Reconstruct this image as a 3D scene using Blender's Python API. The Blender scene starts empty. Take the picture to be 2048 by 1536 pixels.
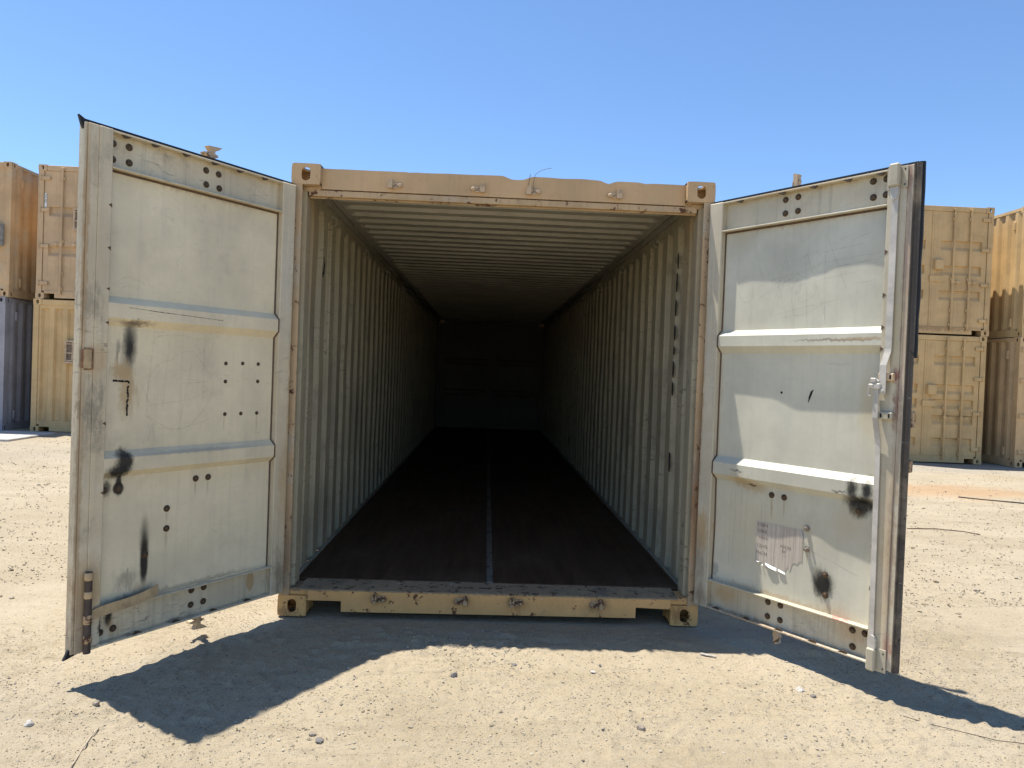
import bpy, bmesh, math, random
import numpy as np
from mathutils import Vector

# ------------------------------------------------------------------ camera, sky, sun, exposure
scene = bpy.context.scene
PXW = 2048.0
cam_data = bpy.data.cameras.new('camera')
cam_data.sensor_fit = 'HORIZONTAL'
cam_data.sensor_width = 36.0
cam_data.lens = 1459.08 / PXW * 36.0
cam_data.clip_start = 0.05
cam_data.clip_end = 3000
cam = bpy.data.objects.new('camera', cam_data)
scene.collection.objects.link(cam)
cam.location = (-0.0664, -4.2089, 1.4471)
cam.rotation_euler = (1.5546, -0.0378, -0.0341)
scene.camera = cam

SUN = Vector((-0.285, 0.180, 1.0)).normalized()          # towards the sun
world = bpy.data.worlds.new('World')
scene.world = world
world.use_nodes = True
wt = world.node_tree
for n_ in list(wt.nodes):
    wt.nodes.remove(n_)
w_out = wt.nodes.new('ShaderNodeOutputWorld')
w_bg = wt.nodes.new('ShaderNodeBackground')
w_sky = wt.nodes.new('ShaderNodeTexSky')
w_sky.sky_type = 'NISHITA'
w_sky.sun_disc = False
w_sky.sun_elevation = math.asin(SUN.z)
w_sky.sun_rotation = math.atan2(SUN.x, SUN.y)
w_sky.altitude = 0
w_sky.air_density = 1.0
w_sky.dust_density = 0.0
w_sky.ozone_density = 8.0
w_bg.inputs['Strength'].default_value = 0.120
wt.links.new(w_sky.outputs[0], w_bg.inputs[0])
wt.links.new(w_bg.outputs[0], w_out.inputs[0])

sun_data = bpy.data.lights.new('sun', 'SUN')
sun_data.energy = 4.8
sun_data.angle = math.radians(0.53)
sun_data.color = (1.0, 0.95, 0.88)
sun = bpy.data.objects.new('sun', sun_data)
scene.collection.objects.link(sun)
sun.rotation_euler = (-SUN).to_track_quat('-Z', 'Y').to_euler()
sun.location = (-6, 4, 20)

scene.view_settings.view_transform = 'Standard'
scene.view_settings.look = 'None'
scene.view_settings.gamma = 1.0
scene.view_settings.use_curve_mapping = False
scene.view_settings.exposure = 0.68
scene.render.engine = 'CYCLES'
scene.cycles.max_bounces = 5
scene.cycles.diffuse_bounces = 2
scene.cycles.glossy_bounces = 2
scene.cycles.caustics_reflective = False
scene.cycles.caustics_refractive = False

random.seed(7)
rng = np.random.default_rng(7)
COL = scene.collection

# ------------------------------------------------------------------ small helpers
def tag(o, label=None, cat=None, group=None, kind=None):
    if label: o['label'] = label
    if cat: o['category'] = cat
    if group: o['group'] = group
    if kind: o['kind'] = kind
    return o

def empty(name, loc=(0, 0, 0), rz=0.0, parent=None):
    o = bpy.data.objects.new(name, None)
    COL.objects.link(o)
    o.location = loc
    o.rotation_euler = (0, 0, rz)
    o.parent = parent
    return o

class MB:
    """collects geometry for ONE mesh object"""
    def __init__(self, sy=1):
        self.v = []; self.f = []; self.sy = sy
    def add(self, vs, fs):
        b = len(self.v)
        self.v += [tuple(map(float, p)) for p in vs]
        self.f += [tuple(i + b for i in q) for q in fs]
        return self
    def box(self, x0, x1, y0, y1, z0, z1, bev=0.0):
        if bev <= 0:
            vs = [(x, y, z) for x in (x0, x1) for y in (y0, y1) for z in (z0, z1)]
            return self.add(vs, [(0, 1, 3, 2), (4, 6, 7, 5), (0, 4, 5, 1), (2, 3, 7, 6), (0, 2, 6, 4), (1, 5, 7, 3)])
        X = (x0, x1); Y = (y0, y1); Z = (z0, z1)
        b = min(bev, (x1 - x0) * .45, (y1 - y0) * .45, (z1 - z0) * .45)
        vs = []; ix = {}
        for i in (0, 1):
            for j in (0, 1):
                for k in (0, 1):
                    ax, ay, az = (1, -1)[i] * b, (1, -1)[j] * b, (1, -1)[k] * b
                    for n, p in enumerate(((X[i], Y[j] + ay, Z[k] + az), (X[i] + ax, Y[j], Z[k] + az), (X[i] + ax, Y[j] + ay, Z[k]))):
                        ix[(i, j, k, n)] = len(vs); vs.append(p)
        fs = []
        c = ((0, 0), (1, 0), (1, 1), (0, 1))
        for s in (0, 1):
            fs.append([ix[(s, a, d, 0)] for a, d in c])
            fs.append([ix[(a, s, d, 1)] for a, d in c])
            fs.append([ix[(a, d, s, 2)] for a, d in c])
        for i in (0, 1):
            for j in (0, 1):
                fs.append([ix[(i, j, 0, 0)], ix[(i, j, 1, 0)], ix[(i, j, 1, 1)], ix[(i, j, 0, 1)]])
                fs.append([ix[(i, 0, j, 0)], ix[(i, 1, j, 0)], ix[(i, 1, j, 2)], ix[(i, 0, j, 2)]])
                fs.append([ix[(0, i, j, 1)], ix[(1, i, j, 1)], ix[(1, i, j, 2)], ix[(0, i, j, 2)]])
                for k in (0, 1):
                    fs.append([ix[(i, j, k, 0)], ix[(i, j, k, 1)], ix[(i, j, k, 2)]])
        return self.add(vs, fs)
    def prism(self, pts, axis, a0, a1):
        """polygon pts in the two other axes (in x,y,z order), pushed along axis"""
        n = len(pts)
        def mk(p, a):
            return {'x': (a, p[0], p[1]), 'y': (p[0], a, p[1]), 'z': (p[0], p[1], a)}[axis]
        vs = [mk(p, a0) for p in pts] + [mk(p, a1) for p in pts]
        fs = [tuple(range(n)), tuple(range(n, 2 * n))] + [(i, (i + 1) % n, (i + 1) % n + n, i + n) for i in range(n)]
        return self.add(vs, fs)
    def tube(self, path, r, n=8, caps=True):
        path = [Vector(p) for p in path]
        rr = r if isinstance(r, (list, tuple)) else [r] * len(path)
        vs = []; fs = []
        up = Vector((0.13, 0.21, 1)).normalized()
        for i, p in enumerate(path):
            d = (path[min(i + 1, len(path) - 1)] - path[max(i - 1, 0)]).normalized()
            if abs(d.dot(up)) > .97:
                a = d.cross(Vector((1, 0.1, 0))).normalized()
            else:
                a = d.cross(up).normalized()
            b = d.cross(a)
            for k in range(n):
                t = 2 * math.pi * k / n
                vs.append(p + (a * math.cos(t) + b * math.sin(t)) * rr[i])
        for i in range(len(path) - 1):
            for k in range(n):
                fs.append((i * n + k, i * n + (k + 1) % n, (i + 1) * n + (k + 1) % n, (i + 1) * n + k))
        if caps:
            fs.append(tuple(range(n))); fs.append(tuple(range((len(path) - 1) * n, len(path) * n)))
        return self.add(vs, fs)
    def stack(self, base, dirv, rings, n=12, rot=0.0):
        """lathe: rings = [(offset along dir, radius)]"""
        d = Vector(dirv).normalized(); base = Vector(base)
        a = d.cross(Vector((0.0, 0.0, 1.0)) if abs(d.z) < .9 else Vector((1, 0, 0))).normalized(); b = d.cross(a)
        vs = []; fs = []
        for o, r in rings:
            for k in range(n):
                t = 2 * math.pi * k / n + rot
                vs.append(base + d * o + (a * math.cos(t) + b * math.sin(t)) * r)
        for i in range(len(rings) - 1):
            for k in range(n):
                fs.append((i * n + k, i * n + (k + 1) % n, (i + 1) * n + (k + 1) % n, (i + 1) * n + k))
        fs.append(tuple(range(n))); fs.append(tuple(range((len(rings) - 1) * n, len(rings) * n)))
        return self.add(vs, fs)
    def grid(self, us, ws, fn):
        nu, nw = len(us), len(ws)
        vs = [fn(u, w) for u in us for w in ws]
        fs = [(i * nw + j, (i + 1) * nw + j, (i + 1) * nw + j + 1, i * nw + j + 1) for i in range(nu - 1) for j in range(nw - 1)]
        return self.add(vs, fs)
    def holed(self, w, h, hw, hh, t, mp, n=24, cx=0.0, cy=0.0, rc=0.012):
        """plate w x h with an oval hole hw x hh; mp maps (a, b, depth)"""
        out = []; inn = []
        for k in range(n):
            a = 2 * math.pi * (k + .5) / n
            c, s = math.cos(a), math.sin(a)
            m = min(w / 2 / max(abs(c), 1e-9), h / 2 / max(abs(s), 1e-9))
            p = Vector((c * m, s * m))
            ex, ey = abs(p.x) - (w / 2 - rc), abs(p.y) - (h / 2 - rc)
            if ex > 0 and ey > 0:
                q = Vector((ex, ey)); q = q.normalized() * min(rc, q.length)
                p = Vector((math.copysign(w / 2 - rc + q.x, p.x), math.copysign(h / 2 - rc + q.y, p.y)))
            out.append(p)
            r = min(hw, hh) / 2
            if hh >= hw:
                inn.append(Vector((c * r + cx, s * r + cy + math.copysign(hh / 2 - r, s))))
            else:
                inn.append(Vector((c * r + cx + math.copysign(hw / 2 - r, c), s * r + cy)))
        vs = [mp(p.x, p.y, 0) for p in out] + [mp(p.x, p.y, 0) for p in inn] + [mp(p.x, p.y, t) for p in inn] + [mp(p.x, p.y, t) for p in out]
        fs = []
        for k in range(n):
            k2 = (k + 1) % n
            for a, b in ((0, 1), (1, 2), (2, 3), (3, 0)):
                fs.append((a * n + k, a * n + k2, b * n + k2, b * n + k))
        return self.add(vs, fs)
    def mesh(self, name):
        me = bpy.data.meshes.new(name)
        vs = self.v if self.sy == 1 else [(x, -y, z) for x, y, z in self.v]
        me.from_pydata(vs, [], self.f)
        bm = bmesh.new(); bm.from_mesh(me)
        bmesh.ops.recalc_face_normals(bm, faces=bm.faces)
        bm.to_mesh(me); bm.free()
        return me
    def build(self, name, mat, parent=None, smooth=False, loc=(0, 0, 0)):
        me = self.mesh(name)
        me.materials.append(mat)
        if smooth:
            me.polygons.foreach_set('use_smooth', [True] * len(me.polygons))
        o = bpy.data.objects.new(name, me)
        COL.objects.link(o)
        o.parent = parent
        o.location = loc
        return o

def inst(src, name, parent, loc, rot=(0, 0, 0), scale=(1, 1, 1)):
    o = bpy.data.objects.new(name, src.data)
    COL.objects.link(o); o.parent = parent; o.location = loc; o.rotation_euler = rot; o.scale = scale
    return o

def autosmooth(o, ang=40):
    me = o.data
    me.polygons.foreach_set('use_smooth', [True] * len(me.polygons))
    bm = bmesh.new(); bm.from_mesh(me)
    lim = math.radians(ang)
    for e in bm.edges:
        if len(e.link_faces) != 2 or e.calc_face_angle(0) > lim:
            e.smooth = False
    bm.to_mesh(me); bm.free()
    return o

# ------------------------------------------------------------------ node helpers and materials
class NT:
    def __init__(self, name):
        self.m = bpy.data.materials.new(name)
        self.m.use_nodes = True
        self.t = self.m.node_tree
        self.t.nodes.clear()
        self.out = self.t.nodes.new('ShaderNodeOutputMaterial')
        self.b = self.t.nodes.new('ShaderNodeBsdfPrincipled')
        self.t.links.new(self.b.outputs[0], self.out.inputs[0])
        tc = self.t.nodes.new('ShaderNodeTexCoord')
        self.co = tc.outputs['Object']
    def set(self, node, key, val):
        s = node.inputs[key]
        if isinstance(val, bpy.types.NodeSocket): self.t.links.new(val, s)
        else:
            if s.type == 'RGBA' and len(val) == 3: val = (*val, 1)
            s.default_value = val
    def n(self, ty, ins=None, out=0, **props):
        nd = self.t.nodes.new(ty)
        for k, v in props.items(): setattr(nd, k, v)
        for k, v in (ins or {}).items(): self.set(nd, k, v)
        return nd.outputs[out]
    def math(self, op, a, b=0.0, clamp=False):
        return self.n('ShaderNodeMath', {0: a, 1: b}, operation=op, use_clamp=clamp)
    def vmath(self, op, a, b=(0, 0, 0), out=0):
        return self.n('ShaderNodeVectorMath', {0: a, 1: b}, out=out, operation=op)
    def noise(self, scale, vec=None, detail=4, rough=.55, stretch=None, out=0, dist=0.0):
        v = vec or self.co
        if stretch: v = self.vmath('MULTIPLY', v, stretch)
        return self.n('ShaderNodeTexNoise', {'Vector': v, 'Scale': scale, 'Detail': detail, 'Roughness': rough, 'Distortion': dist}, out=out)
    def ramp(self, f, lo, hi, a=0.0, b=1.0):
        return self.n('ShaderNodeMapRange', {0: f, 1: lo, 2: hi, 3: a, 4: b}, interpolation_type='SMOOTHSTEP', clamp=True)
    def mix(self, f, a, b, blend='MIX'):
        nd = self.t.nodes.new('ShaderNodeMix'); nd.data_type = 'RGBA'; nd.blend_type = blend
        self.set(nd, 0, f); self.set(nd, 6, a); self.set(nd, 7, b)
        return nd.outputs[2]
    def sep(self, v):
        nd = self.t.nodes.new('ShaderNodeSeparateXYZ'); self.set(nd, 0, v); return nd.outputs
    def bump(self, h, strength, dist):
        return self.n('ShaderNodeBump', {'Height': h, 'Strength': strength, 'Distance': dist})

RUST = (.16, .06, .025)
SOOT = (.008, .008, .009)
TAN = (.50, .335, .165)
CREAM = (.56, .54, .435)

def paint(name, base, rust=.72, rustscale=9, grime=.35, streak=.3, scratch=.25, rough=.55, blobs=(), rustcol=RUST,
          chalk=None, dents=.6, axis='xz', scuff=0.0, zr=None, spec=.4):
    """old painted steel: uneven tone, run-down streaks, scuffs, rust spots and stains with a shape of their own"""
    m = NT(name)
    base = tuple(base)
    dk = tuple(c * .84 for c in base); lt = tuple(min(1, c * 1.1) for c in base)
    n1 = m.noise(1.7, detail=5, rough=.65)
    col = m.mix(m.ramp(n1, .3, .7), dk, lt)
    if chalk:
        n2 = m.noise(3.1, detail=4, rough=.65)
        col = m.mix(m.ramp(n2, .5, .72, 0, .7), col, chalk)
    st = m.noise(1.0, stretch=(38, 38, 1.3), detail=3, rough=.6)
    col = m.mix(m.ramp(st, .48, .75, 0, streak), col, tuple(c * .55 for c in base))
    fs = m.noise(1.0, stretch=(160, 160, 3.0), detail=2)
    col = m.mix(m.ramp(fs, .55, .75, 0, streak * .45), col, tuple(c * .72 for c in base))
    g = m.noise(2.6, detail=6, rough=.72)
    col = m.mix(m.ramp(g, .52, .74, 0, grime), col, (.11, .10, .085))
    if scuff:
        sc = m.noise(1.0, stretch=(9, 9, 34), detail=4, rough=.75, dist=1.2)
        f = m.math('MULTIPLY', m.ramp(sc, .56, .66), m.ramp(n1, .45, .62))
        col = m.mix(m.math('MULTIPLY', f, scuff), col, (.06, .055, .05))
    if scratch:
        s1 = m.noise(1.0, stretch=(14, 14, 70), detail=3, rough=.7, dist=2.0)
        col = m.mix(m.ramp(s1, .66, .70, 0, scratch), col, (.75, .74, .68))
        s2 = m.noise(1.0, stretch=(75, 75, 16), detail=3, rough=.7, dist=1.5)
        col = m.mix(m.ramp(s2, .67, .71, 0, scratch), col, (.12, .09, .06))
    r = m.noise(rustscale, detail=6, rough=.74)
    rf = m.ramp(r, rust, rust + .05)
    col = m.mix(rf, col, m.mix(n1, rustcol, tuple(c * .35 for c in rustcol)))
    if blobs:
        wob = m.noise(1.0, stretch=(34, 34, 12), detail=5, rough=.8, out=1)
        wv = m.vmath('SUBTRACT', wob, (.5, .5, .5))
        for (ca, cb, ra, rb, bc, strg, soft, rag) in blobs:
            if axis == 'xz': c3 = (ca, 0, cb); s3 = (1 / ra, 0, 1 / rb)
            else: c3 = (0, ca, cb); s3 = (0, 1 / ra, 1 / rb)
            p = m.vmath('MULTIPLY', m.vmath('SUBTRACT', m.vmath('ADD', m.co, m.vmath('MULTIPLY', wv, (rag * 1.8, rag * 1.8, rag * 3.4))), c3), s3)
            L = m.vmath('LENGTH', p, out=1)
            f = m.ramp(L, 1.0 + soft * .35, 1.0 - soft, 0, strg)
            col = m.mix(f, col, bc)
    m.set(m.b, 'Base Color', col)
    m.set(m.b, 'Roughness', m.ramp(g, .3, .7, rough - .1, rough + .12))
    m.set(m.b, 'Specular IOR Level', spec)
    h = m.math('ADD', m.math('MULTIPLY', m.noise(2.2, detail=2), dents), m.math('MULTIPLY', m.noise(60, detail=2, rough=.7), .06))
    m.set(m.b, 'Normal', m.bump(h, .35, .012))
    return m.m

def plain(name, col, rough=.6, metal=0.0, var=.25, nscale=12, bump=.2, bdist=.003, spec=.4):
    m = NT(name)
    n1 = m.noise(nscale, detail=6, rough=.65)
    c = m.mix(m.ramp(n1, .3, .7), tuple(x * (1 - var) for x in col), tuple(min(1, x * (1 + var)) for x in col))
    m.set(m.b, 'Base Color', c)
    m.set(m.b, 'Roughness', m.ramp(n1, .3, .7, max(.05, rough - .12), rough + .12))
    m.set(m.b, 'Metallic', metal)
    m.set(m.b, 'Specular IOR Level', spec)
    m.set(m.b, 'Normal', m.bump(m.noise(nscale * 4, detail=5), bump, bdist))
    return m.m

M = {}
M['tan_frame'] = paint('tan_frame_paint', (.60, .395, .205), rust=.70, rustscale=16, grime=.16, streak=.16, scratch=.12, rough=.55)
M['tan_sill'] = paint('tan_sill_paint', (.72, .41, .155), rust=.585, rustscale=13, grime=.35, streak=.12, scratch=.2, rough=.6,
    blobs=[(-1.15, .155, .35, .012, (.13, .11, .09), .8, .8, .02), (0, .158, 1.1, .010, (.16, .12, .09), .85, .8, .02),
           (.16, .11, .06, .05, RUST, .35, .9, .06), (.62, .11, .06, .05, RUST, .35, .9, .06), (-.17, .11, .05, .04, RUST, .3, .9, .06), (-.64, .11, .05, .04, RUST, .25, .9, .06)])
M['casting'] = paint('tan_casting_paint', (.60, .40, .21), rust=.62, rustscale=20, grime=.25, streak=.1, scratch=.2, rough=.65,
    blobs=[(1.12, .07, .10, .075, (.20, .085, .03), .55, .9, .10)])
M['casting_low'] = paint('rusty_casting_paint', (.70, .40, .145), rust=.57, rustscale=16, grime=.35, streak=.1, scratch=.3, rough=.65,
    blobs=[(1.10, .07, .07, .06, (.20, .08, .03), .6, .9, .06), (-1.20, .02, .1, .03, (.12, .07, .04), .6, .9, .06)])
M['post'] = paint('post_paint', (.55, .38, .21), rust=.565, rustscale=12, grime=.35, streak=.4, scratch=.35, rough=.6, chalk=(.50, .47, .37),
    blobs=[(1.19, .75, .09, .55, (.17, .07, .03), .6, .9, .15), (-1.16, .35, .06, .3, (.20, .10, .05), .5, .9, .15)])
M['wall'] = paint('interior_wall_paint', (.43, .375, .255), rust=.69, rustscale=8, grime=.6, streak=.5, scratch=.25, scuff=.8, rough=.55, axis='yz',
    blobs=[(.25, 2.2, .35, .55, TAN, .55, .9, .2), (.5, 1.65, .12, .2, (.10, .095, .085), .45, .9, .25), (1.2, 1.2, .2, .5, (.12, .11, .09), .35, .9, .3),
           (2.2, 1.0, .35, .35, (.10, .09, .08), .35, .9, .4), (1.0, .45, .4, .2, (.14, .13, .11), .35, .9, .3)])
M['roof'] = paint('interior_roof_paint', (.45, .42, .345), rust=.75, rustscale=9, grime=.25, streak=0.0, scratch=.3, rough=.5,)
M['rail'] = paint('rail_paint', (.36, .335, .265), rust=.70, rustscale=9, grime=.4, streak=.2, scratch=.3, rough=.55)
M['threshold'] = paint('threshold_steel', (.38, .275, .165), rust=.55, rustscale=18, grime=.7, streak=.1, scratch=.6, rough=.75, rustcol=(.14, .08, .05), spec=.12)
M['frame_L'] = paint('left_door_frame_paint', (.68, .57, .39), rust=.74, rustscale=14, grime=.6, streak=.45, scratch=.35, scuff=.6, rough=.55,
    chalk=(.70, .64, .48),
    blobs=[(1.10, .42, .09, .16, TAN, .8, .8, .05), (1.10, 1.2, .05, .17, (.10, .09, .075), .55, .9, .15), (1.15, 1.9, .014, .7, (.44, .29, .15), .8, .8, .03), (.0, 1.2, .014, 1.1, (.42, .26, .12), .75, .8, .03), (1.12, 2.3, .03, .12, (.40, .30, .19), .5, .9, .08),
           (1.15, .8, .015, .7, (.36, .24, .13), .7, .8, .03), (1.13, .2, .05, .2, (.30, .17, .09), .5, .9, .1), (1.12, 1.68, .05, .10, (.13, .115, .09), .45, .9, .12), (1.09, 1.43, .06, .09, TAN, .6, .7, .04),
           (.02, .75, .05, .30, TAN, .55, .9, .12), (.03, .25, .06, .16, (.14, .09, .05), .6, .9, .12), (.05, 1.9, .06, .4, (.66, .63, .53), .5, .9, .1),
           (.2, .245, .028, .055, TAN, .9, .25, .012), (.985, .255, .020, .055, SOOT, .97, .5, .02), (1.035, .235, .018, .055, SOOT, .95, .5, .02), (.97, .20, .06, .05, TAN, .5, .9, .05)])
M['frame_R'] = paint('right_door_frame_paint', (.60, .53, .385), rust=.73, rustscale=14, grime=.32, streak=.45, scratch=.3, scuff=.25, rough=.55,
    chalk=(.62, .60, .50),
    blobs=[(.04, .57, .05, .13, TAN, .8, .6, .08), (.0, 1.3, .012, 1.2, (.34, .17, .07), .75, .8, .03), (.05, .2, .06, .06, (.22, .13, .07), .6, .9, .08), (.5, 2.449, .5, .010, (.50, .36, .19), .6, .8, .03), (.5, .15, .5, .012, (.30, .17, .08), .6, .8, .03), (.02, .40, .05, .16, (.20, .15, .10), .5, .9, .12), (.18, .24, .10, .05, TAN, .75, .8, .04), (.93, .24, .10, .06, TAN, .6, .9, .05),
           (1.03, 1.51, .012, .045, (.22, .03, .04), .95, .25, .01), (1.10, 1.50, .02, .05, (.22, .035, .04), .8, .5, .05), (1.105, 1.36, .018, .12, (.16, .05, .04), .7, .7, .05),
           (1.12, 1.9, .016, .8, (.30, .16, .12), .55, .8, .03), (1.115, 2.40, .025, .08, (.26, .12, .09), .6, .6, .04), (.87, .302, .07, .010, (.50, .12, .11), .7, .6, .02),
           (1.11, .25, .02, .07, (.42, .12, .10), .55, .7, .05), (1.08, .6, .05, .5, TAN, .45, .9, .1), (1.08, 1.75, .05, .3, (.52, .43, .24), .6, .9, .1), (1.11, .75, .02, .6, (.25, .14, .09), .5, .9, .05)])
PB_L = [(.945, 1.49, .030, .085, SOOT, .97, .8, .022), (.945, 1.565, .038, .06, (.03, .028, .026), .6, .95, .03), (.93, 1.606, .10, .016, (.10, .06, .04), .75, .9, .02),
        (1.0, 1.47, .014, .06, (.08, .075, .07), .6, .8, .04), (.975, 1.385, .06, .05, TAN, .85, .6, .07), (.945, 1.28, .05, .12, TAN, .8, .7, .07),
        (.95, .975, .035, .05, SOOT, .97, .5, .03), (.975, .925, .05, .03, SOOT, .97, .6, .03), (.978, .875, .012, .05, SOOT, .97, .5, .01), (.978, .852, .022, .024, SOOT, .97, .3, .006),
        (1.035, .86, .02, .03, SOOT, .8, .6, .02), (.845, .50, .018, .10, SOOT, .98, .45, .008), (.847, .60, .020, .09, SOOT, .75, .9, .012), (.93, .43, .06, .05, (.13, .12, .10), .55, .9, .06),
        (.90, .335, .15, .03, (.10, .095, .09), .7, .9, .02), (.6, 1.0, .35, .012, (.16, .16, .16), .3, .8, .01), (.85, .36, .06, .035, TAN, .5, .9, .03), (.62, 1.5, .22, .25, (.46, .39, .28), .35, .9, .1)]
def sunk(bl, cu, cd, ribs):
    out = []
    for b in bl:
        if any(r0 - .01 < b[1] < r1 + .01 for r0, r1 in ribs): out.append((b[0], b[1], b[2] * 1.3, b[3] * (1.25 if b[4] == SOOT else 1)) + tuple(b[4:])); continue
        k = (cd + .038) / cd
        g_ = 1.3 if b[4] == SOOT else 1.0
        out.append((cu + (b[0] - cu) * k, 1.447 + (b[1] - 1.447) * k, b[2] * g_, b[3] * g_) + tuple(b[4:]))
    return out
DR = (.40, .29, .16)
PB_L = PB_L + [(.584, .815, .007, .045, DR, .5, .9, .006), (.513, .81, .006, .05, DR, .45, .9, .006), (.737, .69, .006, .04, DR, .4, .9, .006), (.736, .58, .007, .05, DR, .5, .9, .006), (.43, 1.13, .005, .05, DR, .4, .9, .006), (.225, 1.12, .006, .06, DR, .45, .9, .006), (.05, .9, .10, .5, (.55, .43, .26), .4, .9, .1), (.6, .33, .5, .018, (.30, .22, .14), .5, .9, .02), (.6, 2.27, .5, .015, (.42, .32, .20), .5, .9, .03)]
PB_L = sunk(PB_L, 2.874, 3.235, ((.928, .99), (1.624, 1.69)))
M['panel_L'] = paint('left_door_panel_paint', (.80, .69, .475), rust=.79, rustscale=12, grime=.20, streak=.13, scratch=.07, scuff=.12, rough=.5, blobs=PB_L)
PB_R = [(.915, .95, .026, .055, SOOT, .95, .8, .03), (.985, .95, .024, .055, SOOT, .97, .8, .03), (.96, .89, .07, .032, SOOT, .99, .6, .03), (.952, .86, .042, .042, SOOT, .99, .5, .015),
        (.79, .455, .045, .062, SOOT, .99, .6, .035), (.77, .50, .05, .05, (.05, .045, .04), .5, .95, .04), (.30, .90, .10, .035, (.42, .30, .14), .75, .9, .04), (.38, .875, .09, .035, (.45, .30, .12), .6, .9, .04),
        (.36, .888, .035, .006, (.06, .03, .02), .9, .5, .02), (.25, .948, .035, .006, (.10, .07, .05), .8, .5, .02), (.85, .925, .03, .006, (.07, .05, .04), .8, .5, .02),
        (.80, 1.665, .20, .006, (.16, .09, .05), .6, .6, .012), (.93, 1.67, .12, .010, (.42, .30, .15), .7, .8, .01), (.85, .33, .15, .05, (.50, .36, .20), .45, .9, .06), (.97, 1.35, .05, .2, (.55, .45, .26), .5, .9, .06),
        (.22, 2.22, .12, .10, (.50, .43, .28), .5, .9, .05), (.6, .72, .45, .15, (.50, .43, .30), .35, .9, .1), (.14, .38, .03, .04, (.26, .26, .24), .6, .4, .02), (.9, .78, .1, .1, (.52, .42, .26), .4, .9, .06)]
PB_R = PB_R + [(.482, .79, .008, .07, DR, .6, .9, .006), (.556, .80, .007, .06, DR, .5, .9, .006), (.70, .57, .006, .05, DR, .4, .9, .006), (.3, .62, .25, .25, (.62, .50, .30), .35, .9, .12), (.5, .325, .5, .02, (.40, .28, .15), .55, .9, .03), (.5, 2.27, .5, .015, (.45, .33, .19), .55, .9, .03), (.12, 1.3, .03, .5, (.50, .40, .25), .4, .9, .05)]
PB_R = sunk(PB_R, 2.74, 3.395, ((.918, .984), (1.638, 1.696)))
M['panel_R'] = paint('right_door_panel_paint', (.63, .60, .475), rust=.80, rustscale=12, grime=.10, streak=.12, scratch=.06, scuff=.06, rough=.42, blobs=PB_R)
M['rear'] = paint('dimmed_rear_paint', (.10, .085, .065), rust=.68, rustscale=8, grime=.4, streak=.4)  # dimness of the deep interior put into the colour: far end near black
M['bolt'] = plain('brown_bolt_steel', (.095, .062, .036), .6, .3, .4, 60)
M['bolt_bright'] = plain('worn_bolt_steel', (.34, .29, .24), .42, .6, .4, 60)
M['galv'] = plain('galvanised_steel', (.55, .51, .44), .55, .05, .18, 9)
M['rubber'] = plain('black_rubber', (.012, .012, .013), .62, 0, .5, 20, .4)
M['rubber_worn'] = paint('worn_rubber_paint', (.075, .062, .05), rust=.60, rustscale=14, grime=.5, streak=.6, scratch=.35, rough=.7, rustcol=(.02, .015, .012), chalk=(.34, .27, .18), dents=.2)
M['sealant'] = plain('brown_sealant', (.115, .070, .042), .7, 0, .35, 25)
M['soot'] = plain('burnt_weld', (.012, .011, .010), .7, .1, .5, 80, .6)
M['rust_steel'] = plain('rusty_steel', (.115, .070, .052), .75, .2, .4, 25, .5)
M['pipe'] = plain('brown_primer_pipe', (.085, .064, .052), .6, .2, .25, 20, .3)
M['tan_hw'] = plain('tan_hardware_paint', (.48, .345, .19), .55, 0, .2, 20)
M['pale_hw'] = paint('pale_hardware_paint', (.58, .42, .26), rust=.56, rustscale=25, grime=.3, streak=.1, scratch=.2, rustcol=(.18, .10, .06), dents=.2)
M['rust_hw'] = paint('rusty_hardware_paint', (.45, .31, .17), rust=.50, rustscale=30, grime=.5, streak=.1, scratch=.2, rustcol=(.14, .055, .03), dents=.2)
M['cover'] = paint('cover_paint', (.46, .41, .30), rust=.74, grime=.3, streak=.2, scratch=.2)
M['black'] = plain('dark_hollow', (.01, .01, .01), .9, 0, .1)

# ------------------------------------------------------------------ the ground
def vnoise(x, y, seed):
    """smooth value noise on arrays"""
    xi = np.floor(x).astype(np.int64); yi = np.floor(y).astype(np.int64)
    fx = x - xi; fy = y - yi
    fx = fx * fx * fx * (fx * (fx * 6 - 15) + 10); fy = fy * fy * fy * (fy * (fy * 6 - 15) + 10)
    def h(a, b):
        n = (a * 374761393 + b * 668265263 + seed * 1274126177) & 0xFFFFFFFF
        n = ((n ^ (n >> 13)) * 1274126177) & 0xFFFFFFFF
        n = n ^ (n >> 16)
        return (n & 0xFFFF) / 65535.0
    a = h(xi, yi) * (1 - fx) + h(xi + 1, yi) * fx
    b = h(xi, yi + 1) * (1 - fx) + h(xi + 1, yi + 1) * fx
    return a * (1 - fy) + b * fy - .5

def axis_pts(lo, hi, step, far_lo, far_hi, g):
    mid = list(np.arange(lo, hi, step))
    a = []; s = step; p = lo
    while p > far_lo:
        s *= g; p -= s; a.append(p)
    b = []; s = step; p = mid[-1]
    while p < far_hi:
        s *= g; p += s; b.append(p)
    return np.array(a[::-1] + mid + b)

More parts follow.
